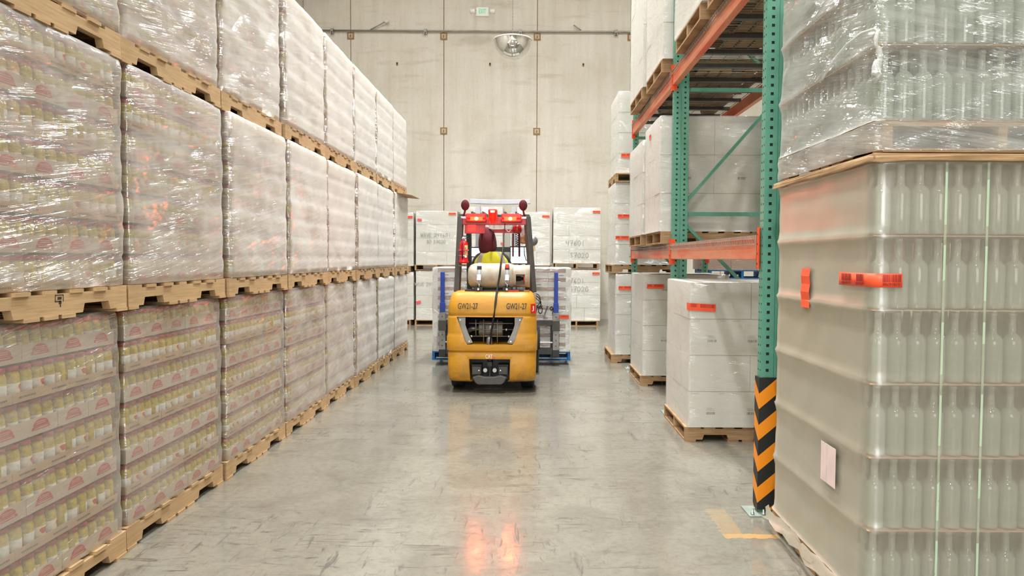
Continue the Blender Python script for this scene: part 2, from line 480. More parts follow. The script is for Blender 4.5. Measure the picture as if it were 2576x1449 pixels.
_dg = None
def text_mesh(body, w, h, mat, depth=0.0006):
    cu = bpy.data.curves.new('lettering', 'FONT'); cu.body = body; cu.extrude = depth; cu.offset = 0.012; cu.align_x = 'CENTER'
    ob = bpy.data.objects.new('lettering', cu); COL.objects.link(ob)
    dg = bpy.context.evaluated_depsgraph_get(); dg.update()
    me = bpy.data.meshes.new_from_object(ob.evaluated_get(dg))
    bpy.data.objects.remove(ob); bpy.data.curves.remove(cu)
    xs = [v.co.x for v in me.vertices]; ys = [v.co.y for v in me.vertices]
    cx, cy2 = (min(xs) + max(xs)) / 2, (min(ys) + max(ys)) / 2
    sx, sy = w / (max(xs) - min(xs)), h / (max(ys) - min(ys))
    for v in me.vertices:
        v.co.x = (v.co.x - cx) * sx; v.co.y = (v.co.y - cy2) * sy
    me.materials.clear(); me.materials.append(M[mat])
    return me

# hand lettering as pen strokes, unit box 0..0.62 x 0..1
STROKES = {
 'W': [[(0, 1), (.15, 0), (.31, .7), (.47, 0), (.62, 1)]], 'A': [[(0, 0), (.3, 1), (.6, 0)], [(.12, .4), (.5, .4)]],
 'V': [[(0, 1), (.3, 0), (.6, 1)]], 'E': [[(.55, 1), (0, 1), (0, 0), (.55, 0)], [(0, .5), (.45, .5)]],
 '0': [[(.3, 1), (.05, .75), (.03, .3), (.25, 0), (.5, .2), (.57, .7), (.3, 1)]], '1': [[(.3, 1), (.28, 0)]],
 '2': [[(.03, .75), (.25, 1), (.52, .75), (.4, .4), (.02, .03), (.6, .05)]],
 '3': [[(.05, .95), (.45, .97), (.2, .6), (.5, .4), (.4, .05), (.02, .05)]], '4': [[(.05, 1), (.02, .5), (.55, .52)], [(.5, 1), (.45, 0)]],
 '6': [[(.5, 1), (.12, .55), (.08, .12), (.35, 0), (.52, .25), (.3, .45), (.1, .3)]], '7': [[(0, .95), (.58, 1), (.25, 0)], [(.12, .5), (.5, .52)]],
 '8': [[(.3, .55), (.08, .8), (.3, 1), (.5, .8), (.3, .55), (.05, .25), (.3, 0), (.55, .25), (.3, .55)]],
 '9': [[(.5, .75), (.25, 1), (.06, .75), (.25, .5), (.5, .75), (.4, 0)]], '/': [[(.5, 1.05), (.1, -.1)]], 'O': [[(.3, 1), (.03, .5), (.3, 0), (.58, .5), (.3, 1)]],
}
def handwriting(text, h, pen, mat):
    """strokes lie in the local x-z plane, facing -y"""
    mb = MB(); x = 0.0
    for ch in text:
        if ch == ' ':
            x += 0.45 * h; continue
        for st in STROKES[ch]:
            for a, b in zip(st[:-1], st[1:]):
                p = Vector((x + a[0] * h, 0, a[1] * h)); q = Vector((x + b[0] * h, 0, b[1] * h))
                d = (q - p).normalized(); s = Vector((-d.z, 0, d.x)) * pen / 2; e = d * pen * 0.4
                mb.face([p - e - s, q + e - s, q + e + s, p - e + s], mat)
        x += 0.78 * h
    return mb

def sticker_mb(w, h, barcode=True, mat='sticker', seed=1):
    """flat label in the local x-z plane facing -y, centred"""
    r = random.Random(seed); mb = MB()
    mb.box(-w / 2, w / 2, -0.0012, 0.0, -h / 2, h / 2, mat)
    if barcode:
        for (a, b) in ((-0.45, -0.2), (-0.08, 0.42)):
            x = a * w
            while x < b * w:
                t = r.uniform(0.003, 0.010) * w
                mb.face([(x, -0.0016, -h * .05), (x + t, -0.0016, -h * .05), (x + t, -0.0016, h * .42), (x, -0.0016, h * .42)], 'sticker_ink')
                x += t + r.uniform(0.004, 0.012) * w
    return mb

NEAR = (0, 0, 0)                 # faces the camera
AISLE = (0, 0, -PI / 2)          # faces the aisle from the right-hand side (-x)
# ------------------------------------------------------------------ the room
WALL_Y, WALL_XL, WALL_XR, WALL_YB, CEIL = 19.0, -5.85, 9.0, -8.0, 11.2
m = MB(); m.box(WALL_XL - .3, WALL_XR + .3, WALL_YB - .3, WALL_Y + .3, -0.2, 0, 'floor'); struct(m.build('floor'))
m = MB(); m.box(WALL_XL - .3, WALL_XR + .3, WALL_YB - .3, WALL_Y + .3, CEIL, CEIL + .2, 'ceiling'); struct(m.build('ceiling'))
JOINTS = [WALL_XL - 0.0, -4.65, -2.285, 0.085, 2.455, 4.82, 7.19, WALL_XR]
m = MB()
for a, b in zip(JOINTS[:-1], JOINTS[1:]):
    m.box(a + .009, b - .009, WALL_Y, WALL_Y + .2, 0, CEIL, 'wall')
m.box(WALL_XL, WALL_XR, WALL_Y + .03, WALL_Y + .25, 0, CEIL, 'rust')
struct(m.build('wall_back'))
m = MB(); m.box(WALL_XL - .2, WALL_XL, WALL_YB, WALL_Y + .2, 0, CEIL, 'wall'); struct(m.build('wall_left'))
m = MB(); m.box(WALL_XR, WALL_XR + .2, WALL_YB, WALL_Y + .2, 0, CEIL, 'wall'); struct(m.build('wall_right'))
m = MB(); m.box(WALL_XL, WALL_XR, WALL_YB - .2, WALL_YB, 0, CEIL, 'wall'); struct(m.build('wall_front'))

def wu(u):  # picture column -> x on the back wall
    return (u - 1340) / F_PX * WALL_Y
def wz(v):
    return CAM_H + (648 - v) / F_PX * WALL_Y

# conduit along the wall with its clips
c = thing('conduit_pipe', 'thin pale pipe running straight across the back concrete wall', 'pipe', (0, WALL_Y, wz(88)))
m = MB(); m.tube([(WALL_XL + .02, -.045, 0), (-1, -.045, 0), (2, -.045, 0), (WALL_XR - .02, -.045, 0)], .022, 'galv'); m.build('pipe', c)
for u in (840, 1071, 1306, 1543):
    m = MB(); m.box(-.035, -.012, -.075, 0, -.09, .05, 'galv'); m.box(.012, .035, -.075, 0, -.09, .05, 'galv'); m.box(-.035, .035, -.08, -.066, -.03, .03, 'galv')
    m.build('clip', c, (wu(u), 0, 0))

PLATES = ((885, 100, 'rusty square weld plate on the wall nearest the jar stacks'),
          (1116, 100, 'rusty square weld plate under the pipe above the forklift mirrors, exit sign side'),
          (1348, 100, 'rusty square weld plate just beside the hanging mirror dome'),
          (1581, 100, 'rusty square weld plate behind the green rack post at pipe height'),
          (1116, 333, 'lower rusty weld plate on the wall joint nearest the jar stacks'),
          (1348, 333, 'lower rusty weld plate straight below the mirror dome side joint'))
for u, v, lb in PLATES:
    m = MB(); s = .088
    m.box(-s, s, -.012, .0, -s, s, 'rust'); m.box(-s * .62, s * .62, -.022, -.011, -s * .62, s * .66, 'kraft_pale')
    m.tube([(0, -.024, -.03), (0, -.03, .03)], .012, 'rust')
    o = m.build('weld_plate', None, (wu(u), WALL_Y, wz(v)))
    tag(o, lb, 'plate', 'rusty weld plates on the back wall')
for u, lb in ((1000, 'small metal insert in the wall beside the top tier of jars'), (1231, 'small metal insert in the wall below the exit sign'),
              (1463, 'small metal insert in the bare wall panel beside the rack')):
    m = MB(); m.box(-.022, .022, -.012, 0, -.04, .04, 'rust'); m.box(-.01, .01, -.02, -.011, -.01, .03, 'dark_gap')
    tag(m.build('wall_insert', None, (wu(u), WALL_Y, wz(168))), lb, 'insert', 'small inserts in the back wall')
# two short stays on the wall
for (u0, v0, u1, v1, lb) in ((935, 86, 973, 66, 'thin slanting stay with a small head above the pipe, jar stack side'), (1438, 72, 1456, 85, 'short bare slanting stay above the pipe near the rack')):
    m = MB(); m.tube([(0, -.05, 0), (wu(u1) - wu(u0), -.07, wz(v1) - wz(v0))], .014, 'galv')
    if u0 == 935: m.lathe([(.02, -.03), (.05, 0), (.05, .05), (.02, .08)], 'plastic_white', (wu(u1) - wu(u0), -.08, wz(v1) - wz(v0)), 10, 'X')
    tag(m.build('pipe_stay', None, (wu(u0), WALL_Y, wz(v0))), lb, 'stay', 'stays above the wall pipe')

# exit sign hanging in front of the wall
EY = 18.35
ex = (1212 - 1340) / F_PX * EY; ez = CAM_H + (648 - 40) / F_PX * EY
t = thing('exit_sign', 'white exit sign with green letters and two lamp heads hanging near the ceiling', 'sign', (ex, EY, ez))
m = MB(); m.box(-.155, .155, -.04, .04, -.11, .11, 'plastic_white'); m.build('housing', t, bevel=.015)
put('lettering', text_mesh('EXIT', .17, .115, 'exit_green'), t, (.0, -.042, .012), (PI / 2, 0, 0))
m = MB(); m.tube([(0.015, 0, .11), (.0, 0, CEIL - ez)], .02, 'plastic_white'); m.build('hanger_rod', t)
for s in (-1, 1):
    m = MB(); m.tube([(s * .15, 0, .05), (s * .20, 0, .05), (s * .20, -.01, -.01), (s * .15, 0, -.02)], .014, 'plastic_white')
    m.lathe([(.02, -.07), (.055, -.05), (.065, .05), (.05, .065)], 'plastic_white', (s * .245, -.02, .01), 14, 'X'); m.build('lamp_head', t)

# hanging dome mirror
DY = 16.3; dx = (1287 - 1340) / F_PX * DY; dz = CAM_H + (648 - 108) / F_PX * DY
t = thing('dome_mirror', 'round mirrored dome hanging from a chain in front of the back wall', 'mirror', (dx, DY, dz))
R_ = 46.5 / F_PX * DY
m = MB(); m.lathe([(R_ * math.cos(a), -R_ * 1.02 * math.sin(a)) for a in [PI / 2 * i / 12 for i in range(13)]][:-1] + [(0.004, -R_ * 1.02)], 'clear_dome', n=40, caps=False)
m.build('dome', t)
m = MB(); m.lathe([(R_ * .985, -.012), (R_ * 1.02, -.012), (R_ * 1.02, .016), (R_ * .985, .016), (R_ * .985, -.012)], 'plastic_white', n=40, caps=False); m.build('rim', t)
m = MB()
for k in range(3):
    a = 2 * PI * k / 3 + .4; m.tube([(R_ * .98 * math.cos(a), R_ * .98 * math.sin(a), 0), (0, 0, .10)], .008, 'galv')
m.lathe([(.03, .06), (.05, .08), (.05, .11), (.02, .13)], 'chrome', n=12); m.build('spider_bracket', t)
m = MB(); z = .13
k = 0
while z < CEIL - dz - .05:
    a = PI / 2 * (k % 2); r = .02
    pts = [(r * .55 * math.cos(q) * math.cos(a), r * .55 * math.cos(q) * math.sin(a), z + r + r * math.sin(q)) for q in [2 * PI * j / 6 for j in range(7)]]
    m.tube(pts, .004, 'galv', 4); z += .034; k += 1
m.build('chain', t)
# ------------------------------------------------------------------ pallets
def make_pallet(name, lx, ly, h, w1, ends='wood'):
    """stringers run along y; notched as the fork openings; children are parts of one pallet thing (returned unlinked to labels)"""
    t = bpy.data.objects.new(name, None); COL.objects.link(t); t.empty_display_size = .2
    db = .017
    zs0, zs1 = db, h - db
    nt = min(.042, (zs1 - zs0) * .5)
    hw = ly / 2
    poly = [(-hw, zs0), (-hw + .15, zs0), (-hw + .165, zs0 + nt), (-hw + .36, zs0 + nt), (-hw + .375, zs0), (hw - .375, zs0), (hw - .36, zs0 + nt), (hw - .165, zs0 + nt), (hw - .15, zs0), (hw, zs0), (hw, zs1), (-hw, zs1)]
    for x in (-lx / 2 + .019, 0, lx / 2 - .019):
        m = MB()
        # notched side outline split into convex pieces so the notches stay open
        xs = [-hw, -hw + .15, -hw + .165, -hw + .36, -hw + .375, hw - .375, hw - .36, hw - .165, hw - .15, hw]
        zb = [zs0, zs0, zs0 + nt, zs0 + nt, zs0, zs0, zs0 + nt, zs0 + nt, zs0, zs0]
        rings = [[(x - .019, y, z), (x + .019, y, z), (x + .019, y, zs1), (x - .019, y, zs1)] for y, z in zip(xs, zb)]
        m.grid(rings, w1, True, True, False)
        m.build('stringer', t)
    m = MB(); n = 7; w = .095
    for i in range(n):
        y = -hw + w / 2 + (ly - w) * i / (n - 1)
        ww = w * (1.45 if i in (0, n - 1) else 1.0)
        yy = y + (0.02 if i == 0 else -0.02 if i == n - 1 else 0)
        m.box(-lx / 2 - .004 * (i % 2), lx / 2 + .005 * (i % 3), yy - ww / 2, yy + ww / 2, zs1, h, w1)
    m.build('top_deck', t)
    m = MB()
    for i in range(5):
        y = (-hw + w / 2, -.125, 0, .125, hw - w / 2)[i]
        m.box(-lx / 2 + .003 * (i % 2), lx / 2 + .004, y - w / 2, y + w / 2, 0, db, w1)
    m.build('bottom_deck', t)
    return t

PAL_H = .128
_pal = {}
def pallet(kind, label, loc, rz=0.0, group=None, cat='pallet'):
    if kind not in _pal:
        args = {'pine': (1.0, 1.215, PAL_H, 'wood'), 'old': (1.0, 1.08, .128, 'wood_old'), 'blue': (1.0, 1.0, .13, 'blue_wood'), 'thin': (.98, 1.215, .122, 'wood_old')}[kind]
        _pal[kind] = make_pallet('wooden_pallet' if kind != 'blue' else 'blue_pallet', *args); p = _pal[kind]
    else:
        p = dup(_pal[kind])
    p.location = loc; p.rotation_euler = (0, 0, rz)
    return tag(p, label, cat, group)

# ------------------------------------------------------------------ film shell
def rrect(hx, hy, r, seg, nside):
    pts = []
    cs = [(hx - r, hy - r, 0), (-hx + r, hy - r, PI / 2), (-hx + r, -hy + r, PI), (hx - r, -hy + r, 1.5 * PI)]
    for i, (cx, cy_, a0) in enumerate(cs):
        arc = [(cx + r * math.cos(a0 + PI / 2 * k / seg), cy_ + r * math.sin(a0 + PI / 2 * k / seg)) for k in range(seg + 1)]
        pts += arc
        nx = cs[(i + 1) % 4]; a1 = nx[2]
        e = (nx[0] + r * math.cos(a1), nx[1] + r * math.sin(a1)); s = arc[-1]
        n = nside if i % 2 == 0 else int(nside * hy / hx + .5)
        pts += [(s[0] + (e[0] - s[0]) * k / n, s[1] + (e[1] - s[1]) * k / n) for k in range(1, n)]
    return pts

def shell_mesh(name, hx, hy, z0, z1, prof, mat, amp, seed, r=.035, top=True, skirt=0.0, nside=16):
    """prof: list of (z, outset). A closed sleeve of film around a block, open underneath"""
    rr = random.Random(seed); mb = MB()
    base = rrect(1, 1, .0001, 1, 2)
    rings = []
    npt = None
    ph = [rr.uniform(0, 6.28) for _ in range(8)]
    for z, o in prof:
        p = rrect(hx + o, hy + o, max(.012, r + o), 3, nside)
        ring = []
        for i, (x, y) in enumerate(p):
            s = math.atan2(y, x)
            d = amp * (math.sin(5 * s + 9 * z + ph[0]) + math.sin(11 * s - 17 * z + ph[1]) * .7 + rr.uniform(-.6, .6)) * .6
            L = math.hypot(x, y); nx_, ny_ = (math.copysign(1, x) if abs(x) > hx - r else 0), (math.copysign(1, y) if abs(y) > hy - r else 0)
            ring.append((x + nx_ * d, y + ny_ * d, z + rr.uniform(-1, 1) * amp * .5))
        rings.append(ring)
    if top:
        z, o = prof[-1]
        rings.append([(x * .985, y * .985, z1 + .006) for x, y, _ in rings[-1]])
    mb.grid(rings, mat, True, False, True)
    if top:
        mb.face([(x, y, z) for x, y, z in rings[-1]], mat, False)
    return mb.mesh(name)

# ------------------------------------------------------------------ jars in trays, wrapped
PITCH, LAYER, NJ, NL = .0765, .165, 15, 7
def jar_mesh(kind, n=14):
    mb = MB()
    prof = [(.030, .004), (.0362, .010), (.0370, .020), (.0370, .098), (.0370, .100), (.0362, .114), (.032, .126), (.0285, .131), (.0335, .132), (.0335, .150), (.030, .152)]
    def mats(i, j):
        if i >= 8 or i == 7: return 'lid'
        if i in (2,):
            if kind == 'plain': return 'olive'
            a = (j / n * 2 * PI + {'back': 0.0, 'front': 1.5, 'side': 3.0}[kind]) % (2 * PI)
            if a < 2.3: return 'label_white'
            if a < 5.2: return 'label_cream'
            return 'olive'
        return 'olive'
    prof2 = prof[:2] + [(.0370, .026), (.0373, .0265), (.0373, .082), (.0370, .0825)] + prof[3:]
    def mats2(i, j):
        if i == 3:
            return mats(2, j)
        if i >= len(prof2) - 4: return 'lid'
        return 'olive'
    mb.lathe(prof2, 'olive', n=n, mats=mats2)
    if kind in ('front', 'side'):
        # red name panel on the cream label, a bulging strip just above the paper
        a0 = {'front': 2.3 - 1.5 + .55, 'side': 2.3 - 3.0 + .55}[kind]
        rows = []
        for z, sh in ((.050, .35), (.058, .15), (.070, .0), (.076, .2)):
            rows.append([(.0378 * math.cos(a0 + sh + (1.35 - 2 * sh) * k / 5), .0378 * math.sin(a0 + sh + (1.35 - 2 * sh) * k / 5), z) for k in range(6)])
        mb.grid(rows, 'logo_red', False, False, True)
    return mb.mesh('jar')
JAR = {k: jar_mesh(k) for k in ('back', 'front', 'side')}

def tray_mesh(nj, depth, h, logo):
    """open tray with its aisle side on +x; origin at the middle of that side's foot"""
    L = nj * PITCH - .002; mb = MB(); k = 'kraft_pale' if logo else 'kraft'
    mb.box(-.002, .0, -L / 2, L / 2, 0, h, k)
    mb.box(-depth, -depth + .002, -L / 2, L / 2, 0, h, k)
    mb.box(-depth + .002, -.002, -L / 2, -L / 2 + .002, 0, h, k)
    mb.box(-depth + .002, -.002, L / 2 - .002, L / 2, 0, h, k)
    mb.box(-depth + .002, -.002, -L / 2 + .002, L / 2 - .002, 0, .003, k)
    if logo:
        # arched red emblem over a band
        pts = [(.0006, .052 * math.cos(a), .036 + .030 * math.sin(a)) for a in [PI * i / 12 for i in range(13)]]
        mb.face(pts, 'logo_red'); mb.face([(.0006, -.062, .020), (.0006, .062, .020), (.0006, .056, .034), (.0006, -.056, .034)], 'logo_red')
        for z in (.043, .051):
            mb.face([(.0010, -.034, z), (.0010, .034, z), (.0010, .030, z + .003), (.0010, -.030, z + .003)], k)
        mb.face([(.0010, -.044, .025), (.0010, .044, .025), (.0010, .044, .029), (.0010, -.044, .029)], k)
    else:
        r = random.Random(nj)
        for y0 in (-.15, .06):
            y = y0
            while y < y0 + .1:
                w = r.uniform(.004, .009); mb.face([(.0006, y, .016), (.0006, y + w, .016), (.0006, y + w, .024), (.0006, y, .024)], 'dark_print'); y += w + .003
    return mb.mesh('tray')
TRAY_A = tray_mesh(3, 5 * PITCH, .074, True)
TRAY_B = tray_mesh(5, 3 * PITCH, .042, False)
TRAY_END = tray_mesh(3, 5 * PITCH, .042, False)

def packed_mesh():
    """the jars behind the visible row, counted by nobody"""
    mb = MB()
    for l in range(NL):
        z = l * LAYER
        for i in range(NJ):
            y = (i - 7) * PITCH
            rows = 11 if i in (0, NJ - 1) else 2
            for q in range(1, rows + 1):
                x = -q * PITCH
                mb.lathe([(.0362, z + .006), (.0370, z + .10), (.030, z + .128)], 'olive', (x, y, 0), 7, smooth=True)
                mb.lathe([(.0335, z + .130), (.0335, z + .152)], 'lid', (x, y, 0), 7)
        h = .074 if l % 2 == 0 else .042
        mb.box(-11.5 * PITCH, -.5 * PITCH, -7.5 * PITCH, 7.5 * PITCH, z, z + .004, 'kraft')
        for ys in (-7.5 * PITCH - .001, 7.5 * PITCH - .001):
            mb.box(-11.5 * PITCH, -5.6 * PITCH, ys, ys + .002, z, z + h, 'kraft')
    mb.box(-11.2 * PITCH, -3.0 * PITCH, -6.0 * PITCH, 6.0 * PITCH, 0, NL * LAYER - .015, 'brown')
    return mb.mesh('packed_jars')
PACKED = packed_mesh()

LOAD_HX, LOAD_HY, LOAD_H = 11.5 * PITCH / 2, 7.5 * PITCH, NL * LAYER
def jar_film(seed):
    rr = random.Random(seed); prof = [(.004, .010)]
    for l in range(NL):
        z = l * LAYER; s = rr.uniform(0, .006)
        prof += [(z + .004, .010 + s), (z + .05, .011 + s), (z + .085, .013 + s), (z + .12, .014 + s), (z + .150, .008 + s)]
    prof.append((LOAD_H - .004, .004))
    return shell_mesh('stretch_wrap', LOAD_HX, LOAD_HY, 0, LOAD_H, prof, 'film', .0040, seed, r=.010, nside=18)
JFILM = [jar_film(s) for s in (11, 12, 13, 14)]

def jar_load(proto):
    r = random.Random(proto * 31 + 5)
    t = bpy.data.objects.new('wrapped_jar_load', None); COL.objects.link(t); t.empty_display_size = .3
    fx = LOAD_HX
    for l in range(NL):
        a_type = (l + proto) % 2 == 0
        jx = r.uniform(-.006, .004)
        n = 3 if a_type else 5
        for k in range(NJ // n):
            me = TRAY_A if a_type else TRAY_B
            yc = (k * n + (n - 1) / 2 - 7) * PITCH
            tr = put('tray', me, t, (fx - .004 + jx + r.uniform(-.003, .002), yc, l * LAYER))
            for q in range(n):
                kind = r.choice(('back', 'front', 'side'))
                put('jar', JAR[kind], tr, (-PITCH / 2 - .001, (q - (n - 1) / 2) * (PITCH - .0005), .001), (0, 0, r.uniform(-.5, .5)))
    pk = put('packed_jars', PACKED, t, (fx - PITCH / 2, 0, 0)); pk['kind'] = 'stuff'
    put('stretch_wrap', JFILM[proto % 4], t)
    return t

ORD = ('', 'first', 'second', 'third', 'fourth', 'fifth', 'sixth', 'seventh', 'eighth')
BOUND = [2.60, 3.85, 5.09, 6.34, 7.60, 8.84, 10.08, 11.34, 12.58]
ROW_X = -2.13
LEVEL_Z = [0.0, PAL_H + LOAD_H + .004, 2 * (PAL_H + LOAD_H + .004)]
TIER = ('on the floor', 'in the middle tier', 'in the top tier')
STATE = ({1: 'dull wrapped', 2: 'loosely wrapped', 3: 'tightly wrapped', 4: 'brownish', 5: 'grey veiled', 6: 'frosty', 7: 'frosty', 8: 'frosty'},
         {1: 'clear wrapped', 2: 'red lit glossy', 3: 'crumple wrapped', 4: 'milky', 5: 'milky', 6: 'milky', 7: 'milky', 8: 'white looking'},
         {1: 'overhead', 2: 'streaky wrapped', 3: 'sparkling wrapped', 4: 'milky', 5: 'white looking', 6: 'white looking', 7: 'white looking', 8: 'white looking'})
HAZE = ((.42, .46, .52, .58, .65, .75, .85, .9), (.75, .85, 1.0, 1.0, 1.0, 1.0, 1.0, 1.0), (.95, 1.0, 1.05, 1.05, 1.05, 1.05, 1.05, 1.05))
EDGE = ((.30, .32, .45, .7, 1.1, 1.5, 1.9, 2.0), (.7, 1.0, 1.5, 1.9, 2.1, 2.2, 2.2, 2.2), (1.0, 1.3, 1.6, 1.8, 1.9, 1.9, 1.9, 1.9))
_proto = []
jr = random.Random(3)
for tier in range(3):
    for c in range(1, 9):
        y0, y1 = BOUND[c - 1], BOUND[c]
        yc = (y0 + y1) / 2 + jr.uniform(-.008, .008)
        xo = jr.uniform(-.012, .012) + (.02 if tier == 1 else 0)
        z = LEVEL_Z[tier]
        place = '%s stack from the camera' % ORD[c] if c < 8 else 'last stack of the row'
        pl_ = pallet('pine', 'pine pallet %s of the jar row, %s' % (TIER[tier], place), (ROW_X - .5 + xo, yc, z), 0, 'pallets under the jar loads')
        if tier == 1 and c == 1:
            # ink stamp on the stringer side facing the aisle
            m = MB(); x = .5012
            def ink(y0, y1, z0, z1): m.face([(x, y0, z0), (x, y1, z0), (x, y1, z1), (x, y0, z1)], 'black_paint')
            ink(-.030, .030, .098, .102); ink(-.030, -.026, .070, .102); ink(.026, .030, .070, .102); ink(-.030, .012, .070, .074)
            ink(-.012, .016, .080, .092); ink(-.004, .014, .060, .074); ink(.004, .010, .046, .062)
            m.build('ink_stamp', pl_, (0, .06, .006), (0, 0, 0), 0, 'black ink stamp')
        p = (c + tier * 2) % 4
        if len(_proto) < 4 and p == len(_proto):
            ld = jar_load(p); _proto.append(ld)
        else:
            ld = dup(_proto[min(p, len(_proto) - 1)]) if _proto else None
            if ld is None:
                ld = jar_load(0); _proto.append(ld)
        ld.location = (ROW_X - LOAD_HX - .012 + xo + jr.uniform(-.012, .004), yc + .012 + jr.uniform(-.008, .008) - (.012 if tier == 0 and c == 1 else 0), z + PAL_H + .001)
        ld.rotation_euler = (0, 0, jr.uniform(-.006, .006))
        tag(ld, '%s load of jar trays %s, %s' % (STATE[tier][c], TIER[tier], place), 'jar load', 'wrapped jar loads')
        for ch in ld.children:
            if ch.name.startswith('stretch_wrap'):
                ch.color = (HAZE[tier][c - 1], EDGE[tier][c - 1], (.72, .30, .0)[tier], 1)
# cardboard sheet sticking out at the far end, under the last top pallet
m = MB(); m.grid([[(-.55, -.5, 0), (-.55, .55, 0)], [(.02, -.5, .0), (.02, .55, 0)], [(.12, -.42, -.008), (.12, .55, -.008)], [(.24, -.25, -.02), (.25, .5, -.02)]], 'kraft', False, False, False)
o = m.build('slip_sheet', None, (ROW_X - .03, BOUND[8] - .58, LEVEL_Z[2] - .003))
md = o.modifiers.new('thickness', 'SOLIDIFY'); md.thickness = .004; md.offset = 0
tag(o, 'tan cardboard sheet jutting into the aisle under the last top pallet', 'cardboard')
# ------------------------------------------------------------------ wrapped cartons on pallets
def carton_mesh(w, d, h, marks, mat='carton'):
    """closed carton, origin at its base centre; small print on the -y and -x sides"""
    mb = MB(); g = .0009
    mb.box(-w / 2 + g, w / 2 - g, -d / 2 + g, d / 2 - g, g, h - g, mat)
    y = -d / 2 + g - .0006; x = -w / 2 + g - .0006
    mb.face([(-w / 2 + g, y, h * .985), (w / 2 - g, y, h * .985), (w / 2 - g, y, h - g), (-w / 2 + g, y, h - g)], 'carton_edge')
    if marks:
        r = random.Random(marks)
        a = w * .10; s = -w * .06
        for k in range(9):
            t = .0022 + .0025 * r.random()
            mb.face([(s + k * .009, y, h * .36), (s + k * .009 + t, y, h * .36), (s + k * .009 + t, y, h * .43), (s + k * .009, y, h * .43)], 'dark_print')
        for z, l in ((.47, .07), (.50, .06), (.53, .05)):
            mb.face([(s, y, h * z), (s + l, y, h * z), (s + l, y, h * z + .004), (s, y, h * z + .004)], 'carton_edge')
        for s2, l in ((-w * .45, .08), (w * .25, .05)):
            for k in range(int(l / .012)):
                mb.face([(s2 + k * .012, y, h * .93), (s2 + k * .012 + .008, y, h * .93), (s2 + k * .012 + .008, y, h * .955), (s2 + k * .012, y, h * .955)], 'carton_edge')
    return mb.mesh('carton')

def carton_load(label, x0, x1, y0, y1, z, h, nx, ny, nl, seed, group, color=(1, 1, 0, 1), prof_amp=.005, mark_layers=(1, 3), mat='carton', name='wrapped_carton_load'):
    w, d = x1 - x0, y1 - y0
    t = thing(name, label, 'carton load', ((x0 + x1) / 2, (y0 + y1) / 2, z), 0, group)
    r = random.Random(seed); lh = h / nl
    ms = {}
    for l in range(nl):
        ax, ay = (nx, ny) if l % 2 == 0 else (max(2, nx - 1) if nx > 2 else nx, ny)
        for i in range(ax):
            for j in range(ay):
                if 0 < i < ax - 1 and 0 < j < ay - 1: continue
                cw, cd = w / ax, d / ay
                mk = 0 if l not in mark_layers else 1 + l
                key = (round(cw, 4), round(cd, 4), mk)
                if key not in ms: ms[key] = carton_mesh(cw, cd, lh, mk, mat)
                put('carton', ms[key], t, (-w / 2 + cw * (i + .5) + r.uniform(-.002, .002), -d / 2 + cd * (j + .5) + r.uniform(-.002, .002), l * lh))
    prof = [(.004, .010)]
    for l in range(nl):
        s = r.uniform(-.001, .004)
        prof += [(l * lh + .01, .006 + s), (l * lh + lh * .3, .007 + s), (l * lh + lh * .6, .006 + s), (l * lh + lh * .97, .005 + s)]
    me = shell_mesh('stretch_wrap', w / 2, d / 2, 0, h, prof, 'film_box', .0022, seed, r=.012, nside=12)
    f = put('stretch_wrap', me, t); f.color = color
    return t

def stick(t, w, h, at, rot=NEAR, barcode=True, mat='sticker', seed=1, name='barcode_label', label='orange barcode label'):
    """stuck on the outside of a wrapped load; position in the load's own axes"""
    return sticker_mb(w, h, barcode, mat, seed).build(name, t, at, rot, 0, label)

G_BACK = 'white carton loads along the back wall'
G_RACK = 'white carton loads in the rack'
G_OLD = 'wooden pallets under white carton loads'
PH = .128
